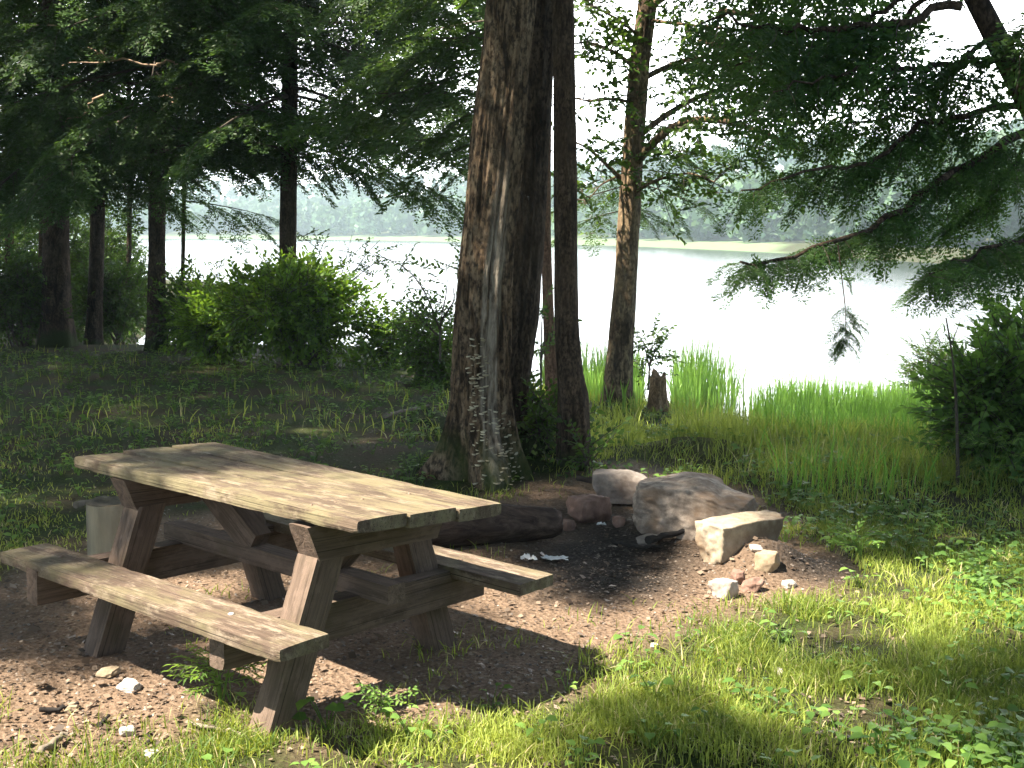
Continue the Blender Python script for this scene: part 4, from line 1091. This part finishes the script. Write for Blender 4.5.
principled(nt, out, ramp(nt, f, [(.3, (.018, .013, .011)), (.52, (.07, .05, .042)), (.75, (.17, .125, .10))]).outputs[0], .95, f, .9, .02, .1); M['log'] = m
tag(link('fallen_log', acc.mesh('fallen_log', [M['log']], True), None, base), 'dark rotten log lying behind the far bench by the fire pit', 'log')
# another half hidden log seen under the table
g0 = G(262, 566); g1 = G(305, 556); base = (g0+g1)/2; acc = Acc()
pth = resample(np.array([g0+[0, .1, .07], g1+[0, .1, .07]]), 12)
tube(acc, pth-base, .08*(1+.1*rs.randn(12)), 14, 0); 
tag(link('wood_chunk', acc.mesh('wood_chunk', [M['bark_stump']], True), None, base), 'brown piece of log on the ground seen beneath the tabletop', 'log')
# upright cut log behind the table's left end
Yd = 6.1; g = at_y(113, 560, Yd); g[2] = float(terrain(g[0], g[1])); zt = at_y(113, 502, Yd)[2]; r0 = 23.5/F*Yd
root = empty('upright_log', g, 'upright pale cut log standing behind the left end of the table', 'log')
pth = np.array([[g[0], g[1], g[2]-.08], [g[0], g[1], g[2]+.1], [g[0]-.005, g[1], zt]])
me, VS = trunk_mesh('side', pth, [r0*1.02, r0, r0*.97], 48, 24, [speckle('debarked_log', [(.3, (.15, .125, .085)), (.55, (.30, .26, .185)), (.75, (.40, .36, .27))], 6, (1, 1, .2), over=((.13, .12, .07), 5, .52, .72))], g, .018, seed=5, flare=.05)
link('side', me, root)
segs = 48; topr = VS[-segs:]; c = topr.mean(0); acc = Acc(); idx = np.arange(segs)
V = np.concatenate([np.column_stack([(topr[:, :2]-c[:2])*f+c[:2], np.full(segs, c[2]+dz)]) for f, dz in ((1, 0), (.93, .006), (.6, -.005), (.3, -.012), (.02, -.012))])
acc.add(V, np.concatenate([np.stack([k*segs+idx, k*segs+(idx+1) % segs, (k+1)*segs+(idx+1) % segs, (k+1)*segs+idx], -1) for k in range(4)]))
link('cut_top', acc.mesh('cut_top', [speckle('log_end', [(.35, (.05, .04, .03)), (.6, (.16, .13, .09)), (.8, (.30, .26, .19))], 11)]), root)
# charred sticks, other sticks
M['char'] = speckle('charred_wood', [(.3, (.008, .007, .007)), (.7, (.035, .03, .028))], 18)
M['stick'] = speckle('grey_stick', [(.3, (.10, .08, .06)), (.7, (.30, .25, .20))], 14, (1, 1, 1))
ST = [([(578, 489), (604, 494), (616, 498)], .018, 'char', .06, 'charred stick lying across the rocks left of the flat stone'), ([(648, 548), (672, 541), (692, 536)], .022, 'char', .02, 'charred stick pointing from the ash to the pale block'), ([(655, 531), (672, 529), (688, 525)], .024, 'stick', .02, 'brown stick at the foot of the boulder'),
      ([(612, 545), (640, 552), (660, 550)], .012, 'char', .01, 'thin black stick in the middle of the ash'), ([(42, 760), (55, 748), (66, 740)], .014, 'stick', .012, 'grey broken stick at the bottom left of the dirt'), ([(40, 714), (60, 713), (78, 709)], .009, 'char', .01, 'dark curved bark strip on the bottom left dirt'),
      ([(100, 730), (106, 724), (108, 721)], .008, 'char', .008, 'short dark twig by the small round white stone'), ([(190, 728), (215, 733), (240, 738)], .007, 'stick', .01, 'thin pale twig in the grass near the table foot'), ([(75, 512), (100, 505), (135, 503)], .02, 'stick', .02, 'branch on the ground left of the upright log'),
      ([(148, 748), (150, 740), (149, 735)], .006, 'char', .008, 'tiny dark twig standing near the bottom left grass'), ([(385, 420), (405, 414), (428, 410)], .02, 'stick', .02, 'pale dead branch on the ground left of the massive old trunk')]
for k, (pts, r, mt, dz, lab) in enumerate(ST):
    W = resample(np.array([G(*p)+[0, 0, dz+r] for p in pts]), 10); base = W.mean(0)
    acc = Acc(); tube(acc, W-base+.004*rs.randn(*W.shape), r*(1+.15*rs.randn(10))*np.linspace(1.1, .7, 10), 8, 0)
    tag(link('stick', acc.mesh('stick', [M[mt]], True), None, base), lab, 'stick', 'sticks on the ground')
# crumpled paper scraps
M['paper'] = speckle('white_paper', [(.3, (.62, .63, .66)), (.7, (.82, .83, .86))], 9)
for k, (px, py, w, h, lab) in enumerate([(529, 563, 19, 11, 'crumpled white paper scrap nearer the table'), (555, 563, 32, 9, 'longer crumpled white paper scrap beside the ash'), (602, 528, 12, 7, 'small white scrap in the black ash by the reddish rock')]):
    g = G(px, py); s = pxs(w, g)*.8; n_ = 12; u, v_ = np.meshgrid(np.linspace(-.5, .5, n_), np.linspace(-.5, .5, n_))
    hz_ = np.abs(fbm(u*3+k*5, v_*3, 0, 50+k, 3))*1.5
    V = np.stack([u*s*(1+.2*vnoise(v_*4, k, 0, 3)), v_*s*.7*(1-.5*np.abs(u)), .008+hz_*pxs(h, g)*.9*(1-1.2*np.maximum(np.abs(u), np.abs(v_)))], -1).reshape(-1, 3)
    i, j = np.meshgrid(np.arange(n_-1), np.arange(n_-1), indexing='ij')
    acc = Acc(); acc.add(V, np.stack([i*n_+j, i*n_+j+1, (i+1)*n_+j+1, (i+1)*n_+j], -1).reshape(-1, 4))
    tag(link('paper_scrap', acc.mesh('paper_scrap', [M['paper']]), None, g+[0, .05, 0]), lab, 'paper', 'white paper scraps by the fire')

# ------------------------------------------------------------------ grass, ground cover, litter, reeds
def blades(P, Hh, Wd, rs, lean=.5, tint=None):
    n = len(P); a = rs.uniform(0, 2*PI, n); la = rs.uniform(0, 2*PI, n)
    side = np.stack([np.cos(a), np.sin(a), 0*a], 1); ld = np.stack([np.cos(la), np.sin(la), 0*la], 1)
    ln = np.abs(rs.normal(0, lean, n))[:, None]
    rows = []
    for t, wf in ((0, .8), (.4, 1), (.75, .7), (1, .12)):
        c = P + np.array([0, 0, 1])*(Hh*t*(1-.18*t*ln[:, 0]))[:, None] + ld*(Hh[:, None]*ln*t*t)
        rows += [c-side*(Wd*wf*.5)[:, None], c+side*(Wd*wf*.5)[:, None]]
    V = np.stack(rows, 1)
    Q = np.array([[0, 1, 3, 2], [2, 3, 5, 4], [4, 5, 7, 6]])
    QQ = Q[None]+(np.arange(n)*8)[:, None, None]
    tt = np.clip(rs.normal(.45, .22, n) if tint is None else tint, 0, 1)
    return V.reshape(-1, 3), QQ.reshape(-1, 4), np.repeat(tt, 8)
rs = np.random.RandomState(321)
acc = Acc()
def frustum(n, y0, y1, rs, marg=.24, p=1.0):
    n = int(n*1.4)
    """points over the ground in view, evenly in picture size (more close up)"""
    u = rs.rand(n); y = 1/((1-u)/y0**p+u/y1**p)**(1/p); x = y*rs.uniform(-.43-marg, .43+marg, n); return x, y
def gdens(x, y):
    d = patch('dirt', x, y, .25, .5)
    clump = sstep(-.18, .25, fbm(x*2.2, y*2.2, 0, 91, 3))
    worn = sstep(.12, .34, fbm(x*1.4, y*1.4, 0, 93, 3))
    g = (1-d)*(.25+.75*clump)*(1-.85*worn*sstep(8, 6, y)) + .05*d*sstep(.15, .35, fbm(x*3, y*3, 0, 95, 3))
    # shaded left bank: thin
    sh = sstep(-.6, -1.8, x-.05*y)*sstep(5, 7.5, y)
    g = g*(1-.80*sh*sstep(.25, -.1, fbm(x*1.1, y*1.1, 0, 77, 3)))*(1-.55*sh)
    return np.clip(g, 0, 1)
x, y = frustum(330000, 3.1, 11.5, rs, p=1.0)
k = (rs.rand(len(x)) < gdens(x, y)*(1-.7*np.exp(-(((x-1.55)/.5)**2 + ((y-9.9)/.35)**2)))) & (patch('ash', x, y) < .3)
x, y = x[k], y[k]; k = rs.rand(len(x)) > .92*patch('duff', x, y); x, y = x[k], y[k]
tall = sstep(7.6, 9.5, y)*sstep(.9, 2.2, x)
tuft = sstep(.1, .5, fbm(x*3.1, y*3.1, 0, 98, 2))
shl = sstep(-.6, -1.8, x-.05*y)*sstep(5, 7.5, y)
hgt = (1-.45*shl)*(.022+.055*rs.rand(len(x))**1.4+.07*np.maximum(0, fbm(x*1.5, y*1.5, 0, 97, 3))+.05*tuft*rs.rand(len(x)))*(1+2.0*tall)
tn = np.clip(.40+.55*fbm(x*.9, y*.9, 0, 99, 3)+.18*rs.randn(len(x)), 0, .93)
tn = np.where(rs.rand(len(x)) < .06, 1.0, tn)          # dry straw
V, Q, T = blades(np.stack([x, y, terrain(x, y)-.004], 1), hgt, .0018+.0028*rs.rand(len(x))**1.5+.00035*y, rs, .75, tn)
acc.add(V, Q, 0, T)
# farther grass and shore grass
x, y = frustum(42000, 10, 21, rs)
k = (rs.rand(len(x)) < .05+.95*sstep(-1.2, 1.2, x)) & (terrain(x, y) > LAKE-.05); x, y = x[k], y[k]
rr2 = sstep(.8, 2, x)*sstep(14.5, 12, y)
k = rs.rand(len(x)) < .35+.65*sstep(-.2, .2, fbm(x*1.3, y*1.0, 0, 62, 3)); x, y, rr2 = x[k], y[k], rr2[k]
STZ = ground_at(657, 411)
low_ = 1-.55*sstep(.016, .009, np.abs(x/y-STZ[0]/STZ[1]))*(y < STZ[1]+.1)
k = ~((x/y > .150) & (x/y < .207) & (y > 16.2)); x, y, rr2, low_ = x[k], y[k], rr2[k], low_[k]
hgt = (.07+.12*rs.rand(len(x)))*(1+.9*rr2)*low_*(1-.6*sstep(.152, .16, x/y)*sstep(.21, .2, x/y)*(y > 12.5))
V, Q, T = blades(np.stack([x, y, terrain(x, y)-.01], 1), hgt, .008+.006*rs.rand(len(x)), rs, .5)
acc.add(V, Q, 0, T)
tag(link('grass', acc.mesh('grass', [M['grass']])), 'short green grass around the picnic table and bank', None, None, 'stuff')
# tall grass on the right bank
acc = Acc(); n = 4600
x, y = rs.uniform(1.9, 6.2, n), rs.uniform(8.0, 13.5, n); k = rs.rand(n) < sstep(-.1, .2, fbm(x*1.2, y*1.2, 0, 71, 3)+.25*sstep(8, 11, y)-.05); k &= ~((y > 9.4) & (x/y > .148) & (x/y < .210)); x, y = x[k], y[k]
V, Q, T = blades(np.stack([x, y, terrain(x, y)-.01], 1), .22+.33*rs.rand(len(x)), .007+.005*rs.rand(len(x)), rs, .45); acc.add(V, Q, 0, T*.8)
tag(link('tall_grass', acc.mesh('tall_grass', [M['rank']])), 'long rank grass on the right bank', None, None, 'stuff')
# reeds along and in the water
acc = Acc(); n = 42000
x = rs.uniform(.2, 10.5, n); sy = shore_y(x); y = sy + rs.uniform(-7.0, 3.8, n)
wet = y-sy; az = x/y
edge_ = 1.3*fbm(x*1.3, 0, 0, 61, 3) + np.where(az < .193, 2.6, -.2)
wb = wet+.5*fbm(x*2.5, y*1.5, 0, 3, 3)
inlet = np.maximum(sstep(.150, .160, az)*sstep(.206, .198, az)*sstep(12.8, 13.4, y)*sstep(1.5, 1.1, wb), sstep(.188, .194, az)*sstep(.222, .21, az)*sstep(-1.6, -1.0, wb))
bank_ = np.where(terrain(x, y) > -.55, .35, 1.0)
k = (wet < edge_) & (rs.rand(n) < bank_) & (np.abs(az-STZ[0]/STZ[1]) > .013) & (rs.rand(n) > inlet*.97) & (rs.rand(n) < .2+.8*sstep(-.2, .2, fbm(x*1.5, y*1.1, 0, 64, 3)+.1)) & (x > .6); x, y, az = x[k], y[k], az[k]
zz = np.maximum(terrain(x, y), LAKE-.3)
hgt = np.where(zz < LAKE+.25, np.where(az < .2, 1.10, .72), .42)*(.55+.6*rs.rand(len(x)))*(1+.5*fbm(x*1.1, y*.7, 0, 66, 3))
V, Q, T = blades(np.stack([x, y, zz-.02], 1), hgt, .014+.010*rs.rand(len(x)), rs, .16, np.clip(.45+.5*fbm(x*1.5, y*1.5, 0, 68, 3)+.25*rs.randn(len(x)), 0, 1)); acc.add(V, Q, 0, T)
tag(link('reeds', acc.mesh('reeds', [M['reed']])), 'bright green reeds along the water edge', None, None, 'stuff')
# low broad-leaved plants
acc = Acc(); LV = []
for s in range(4):
    r2 = np.random.RandomState(300+s); a2 = Acc(); nl = r2.randint(4, 8)
    for q in range(nl):
        an = q*2*PI/nl+r2.uniform(-.4, .4); hh = r2.uniform(.03, .10); ro = r2.uniform(.02, .06)
        b = np.array([math.cos(an)*ro, math.sin(an)*ro, hh])
        Vl, Ql = leaf_quads(r2.uniform(.028, .055), r2.uniform(.024, .046), .2)
        a2.add(Vl @ basis([math.cos(an), math.sin(an), r2.uniform(-.2, .35)], rollang=r2.uniform(-.3, .3)).T + b, Ql, 0, r2.uniform(.2, .8))
        tube(a2, [[0, 0, -.01], b*np.array([.6, .6, .6]), b], [.002, .0016, .0012], 4, 0, .3, False)
    LV.append(a2.tpl())
n = 4800
x, y = frustum(n, 3.2, 13, rs)
pr_ = (1-patch('dirt', x, y, .2, .4))*(.10+.9*sstep(.0, .25, fbm(x*1.1, y*1.1, 0, 83, 3)+.10*sstep(.5, 2, x)))*(.25+.75*sstep(-.5, 1.5, x-.0*y))
pr_ = np.maximum(pr_, .35*sstep(7.5, 9, y)*sstep(-1, 0, x)*(1-.7*patch('dirt', x, y)))
pr_ = pr_*(1-.85*patch('duff', x, y))
k = rs.rand(len(x)) < pr_; x, y = x[k], y[k]
Dn = np.stack([np.cos(rs.uniform(0, 6.28, len(x))), np.sin(rs.uniform(0, 6.28, len(x))), 0*x], 1)
scatter(acc, LV, np.stack([x, y, terrain(x, y)], 1), Dn, rs.uniform(.55, 1.25, len(x))*(1+.35*sstep(6, 10, y)), rs, .1)
# dim forest-floor leaves on the left bank
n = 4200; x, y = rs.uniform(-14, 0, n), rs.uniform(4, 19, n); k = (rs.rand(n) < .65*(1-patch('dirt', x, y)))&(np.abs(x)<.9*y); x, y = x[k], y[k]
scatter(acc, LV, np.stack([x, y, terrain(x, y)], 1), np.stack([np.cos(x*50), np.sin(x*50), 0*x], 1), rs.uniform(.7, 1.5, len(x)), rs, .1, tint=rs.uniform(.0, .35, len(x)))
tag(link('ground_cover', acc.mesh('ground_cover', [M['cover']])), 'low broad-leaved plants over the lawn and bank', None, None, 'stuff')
# litter: dry leaves, bark flakes and grit on the bare soil
acc = Acc(); n = 38000
fl = np.array([[-.5, -.35, .05], [.5, -.45, 0], [.45, .4, .12], [-.4, .45, 0.02]])
x, y = frustum(n, 3.0, 12, rs)
k = rs.rand(len(x)) < np.maximum(np.maximum(patch('dirt', x, y, .3, .3), .8*patch('duff', x, y, .3, .3)), .15); x, y = x[k], y[k]
A = rs.uniform(0, 2*PI, len(x)); S = rs.uniform(.004, .018, len(x))*(rs.rand(len(x))**1.2+.4)*np.where(rs.rand(len(x)) < .10, 1.9, 1)
d = np.stack([np.cos(A), np.sin(A), rs.normal(0, .25, len(x))], 1)
Ms = np.stack([basis(d[q], rollang=rs.normal(0, .35), scale=S[q]) for q in range(len(x))])
acc.inst((fl, np.array([[0, 1, 2, 3]]), np.array([0]), np.full(4, .5)), Ms, np.stack([x, y, terrain(x, y)+.004+.3*S], 1), rs.beta(1.3, 3.4, len(x))*(1-.75*patch('ash', x, y)))
M['litter'] = leaf_mat('dry_litter', (.05, .032, .022), (.44, .335, .25), .1, tcol=(.3, .22, .15))
tag(link('leaf_litter', acc.mesh('leaf_litter', [M['litter']])), 'dry leaf and bark litter on the bare soil', None, None, 'stuff')
# grit
acc = Acc(); n = 9000
x, y = frustum(n, 3.0, 10, rs); k = rs.rand(len(x)) < patch('dirt', x, y, .2, .2)*(.4+.6*patch('ash', x, y)+.6*np.exp(-(((x-1.2)/.5)**2+((y-6.1)/.4)**2))); x, y = x[k], y[k]
oc = np.array([[1, 0, 0], [0, 1, 0], [-1, 0, 0], [0, -1, 0], [0, 0, .7], [0, 0, -.7]], float)
oq = np.array([[0, 1, 4, 4], [1, 2, 4, 4], [2, 3, 4, 4], [3, 0, 4, 4]])
ob_ = np.array([[1, 1, 0], [-1, 1, 0], [-1, -1, 0], [1, -1, 0], [.6, .5, .8], [-.5, .6, .7], [-.6, -.5, .9], [.5, -.6, .7]], float)
oq = np.array([[0, 1, 5, 4], [1, 2, 6, 5], [2, 3, 7, 6], [3, 0, 4, 7], [4, 5, 6, 7]])
S = rs.uniform(.002, .0075, len(x)); A = rs.uniform(0, 6.28, len(x))
Ms = np.stack([basis([math.cos(A[q]), math.sin(A[q]), rs.normal(0, .2)], scale=S[q]) for q in range(len(x))])
acc.inst((ob_, oq, np.zeros(5, int), np.full(8, .5)), Ms, np.stack([x, y, terrain(x, y)], 1), np.where(rs.rand(len(x)) < .04, 1, rs.beta(1.2, 2.6, len(x)))*(1-.85*patch('ash', x, y)))
M['grit'] = leaf_mat('grit_stones', (.07, .055, .045), (.40, .34, .29), .0, tcol=(.3, .25, .2))
tag(link('gravel', acc.mesh('gravel', [M['grit']])), 'small grit and pebbles on the dirt and ash', None, None, 'stuff')

# a few individual weeds near the table
def weed(label, px, py, h, n, seed, tpls, mats):
    rs = np.random.RandomState(seed); g = G(px, py); root = empty('weed', g, label, 'weed')
    st, acc = Acc(), Acc(); P, D = [], []
    for q in range(n):
        a = rs.uniform(0, 6.28); l = rs.uniform(.1, .5)*h
        W = np.array([[0, 0, -.01], [math.cos(a)*l*.4, math.sin(a)*l*.4, h*.6], [math.cos(a)*l, math.sin(a)*l, h*rs.uniform(.75, 1)]])
        tube(st, W, [.003, .0022, .0012], 5, 0)
        for t in (.45, .7, .9, 1):
            P.append(W[1]*(1-t)*2*.5+W[2]*t if t > .5 else W[1]*t*2*.9); D.append([math.cos(a+rs.uniform(-1.5, 1.5)), math.sin(a+rs.uniform(-1.5, 1.5)), .2])
    scatter(acc, tpls, P, D, np.full(len(P), .5)*rs.uniform(.5, .9, len(P)), rs, .4)
    link('stem', st.mesh('stem', [M['cover']]), root); link('foliage', acc.mesh('foliage', mats), root)
weed('feathery weed growing beside the front right table leg', 222, 705, .17, 8, 1, SPRIG_F, [M['cover'], M['twig']])
weed('broad-leaved weed in the table shadow near the bottom grass', 388, 720, .10, 6, 2, SPRIG_S, [M['cover'], M['twig']])
weed('leafy weed in the sunny lawn right of the fire ring', 860, 560, .16, 8, 3, SPRIG, [M['cover'], M['twig']])
weed('tall weed stalk on the right bank before the dark bush', 990, 500, .45, 6, 4, SPRIG_F, [M['cover'], M['twig']])

# ------------------------------------------------------------------ haze
HAZE = True
if HAZE:
    bm = bmesh.new(); bmesh.ops.create_cube(bm, size=1)
    for v in bm.verts: v.co = (v.co.x*2400, v.co.y*2300+400, (v.co.z+.5)*100-5)
    me = bpy.data.meshes.new('haze'); bm.to_mesh(me); bm.free()
    m, nt, out = new_mat('haze_air')
    vol = nt.nodes.new('ShaderNodeVolumePrincipled'); vol.inputs['Density'].default_value = .0009; vol.inputs['Color'].default_value = (.72, .92, 1, 1); vol.inputs['Anisotropy'].default_value = .2
    nt.links.new(vol.outputs[0], out.inputs['Volume']); me.materials.append(m)
    tag(link('haze', me), 'pale summer haze over the lake', None, None, 'stuff')

# ------------------------------------------------------------------ sky, sun, camera, render
w = bpy.data.worlds.new('World'); sc.world = w; w.use_nodes = True
nt = w.node_tree; nt.nodes.clear()
sky = nt.nodes.new('ShaderNodeTexSky'); sky.sky_type = 'NISHITA'; sky.sun_disc = False
sky.sun_elevation = math.asin(SUN[2]); sky.sun_rotation = math.atan2(SUN[0], SUN[1]); sky.dust_density = 1.0; sky.air_density = 1.0; sky.ozone_density = 1.0
# bright summer haze and thin cloud low over the lake
tc = nt.nodes.new('ShaderNodeTexCoord'); sep = nt.nodes.new('ShaderNodeSeparateXYZ'); nt.links.new(tc.outputs['Generated'], sep.inputs[0])
cn = noise(nt, coords(nt, (1, 1, 3), 'Generated'), 3.0, 6, .6)
low = ramp(nt, math_(nt, 'ADD', sep.outputs[2], math_(nt, 'MULTIPLY', math_(nt, 'SUBTRACT', cn, .5), .12)), [(0, 1), (.20, .85), (.40, .08), (.6, 0)]).outputs[0]
side = ramp(nt, math_(nt, 'MULTIPLY', math_(nt, 'ADD', sep.outputs[1], 1.0), .5), [(.60, 0), (.84, 1)]).outputs[0]
col_ = mixc(nt, math_(nt, 'MULTIPLY', low, side), sky.outputs[0], (62.0, 62.4, 64.5))
bg = nt.nodes.new('ShaderNodeBackground'); bg.inputs[1].default_value = .049
wo = nt.nodes.new('ShaderNodeOutputWorld'); nt.links.new(col_, bg.inputs[0]); nt.links.new(bg.outputs[0], wo.inputs[0])
ld = bpy.data.lights.new('sun', 'SUN'); ld.energy = 5.0; ld.angle = math.radians(.53); ld.color = (1, .90, .74)
lo = bpy.data.objects.new('sun', ld); COL.objects.link(lo)
from mathutils import Vector, Matrix
lo.rotation_euler = Vector(SUN).to_track_quat('Z', 'Y').to_euler(); lo.location = (-20, -8, 30)
cd = bpy.data.cameras.new('camera'); cam = bpy.data.objects.new('camera', cd); COL.objects.link(cam)
cd.sensor_fit = 'HORIZONTAL'; cd.sensor_width = 36; cd.lens = 36*F/1024; cd.clip_end = 5000; cd.clip_start = .05
fw = Vector((0, math.cos(PITCH), -math.sin(PITCH))); up = Vector((0, math.sin(PITCH), math.cos(PITCH))); rt = Vector((1, 0, 0))
# picture turned clockwise by ROLL: camera turned the other way
rt2 = rt*math.cos(ROLL) + up*math.sin(ROLL); up2 = up*math.cos(ROLL) - rt*math.sin(ROLL)
cam.matrix_world = Matrix(((rt2.x, up2.x, -fw.x, 0), (rt2.y, up2.y, -fw.y, 0), (rt2.z, up2.z, -fw.z, CH), (0, 0, 0, 1)))
sc.camera = cam
vs = sc.view_settings; vs.view_transform = 'Standard'; vs.look = 'None'; vs.gamma = 1; vs.use_curve_mapping = False; vs.exposure = 2.25
cy = sc.cycles
cy.max_bounces = 6; cy.diffuse_bounces = 2; cy.glossy_bounces = 2; cy.transmission_bounces = 3; cy.volume_bounces = 0; cy.transparent_max_bounces = 4
cy.caustics_reflective = False; cy.caustics_refractive = False
cy.use_denoising = True
try: cy.denoiser = 'OPENIMAGEDENOISE'
except Exception: pass
cy.sample_clamp_indirect = 6
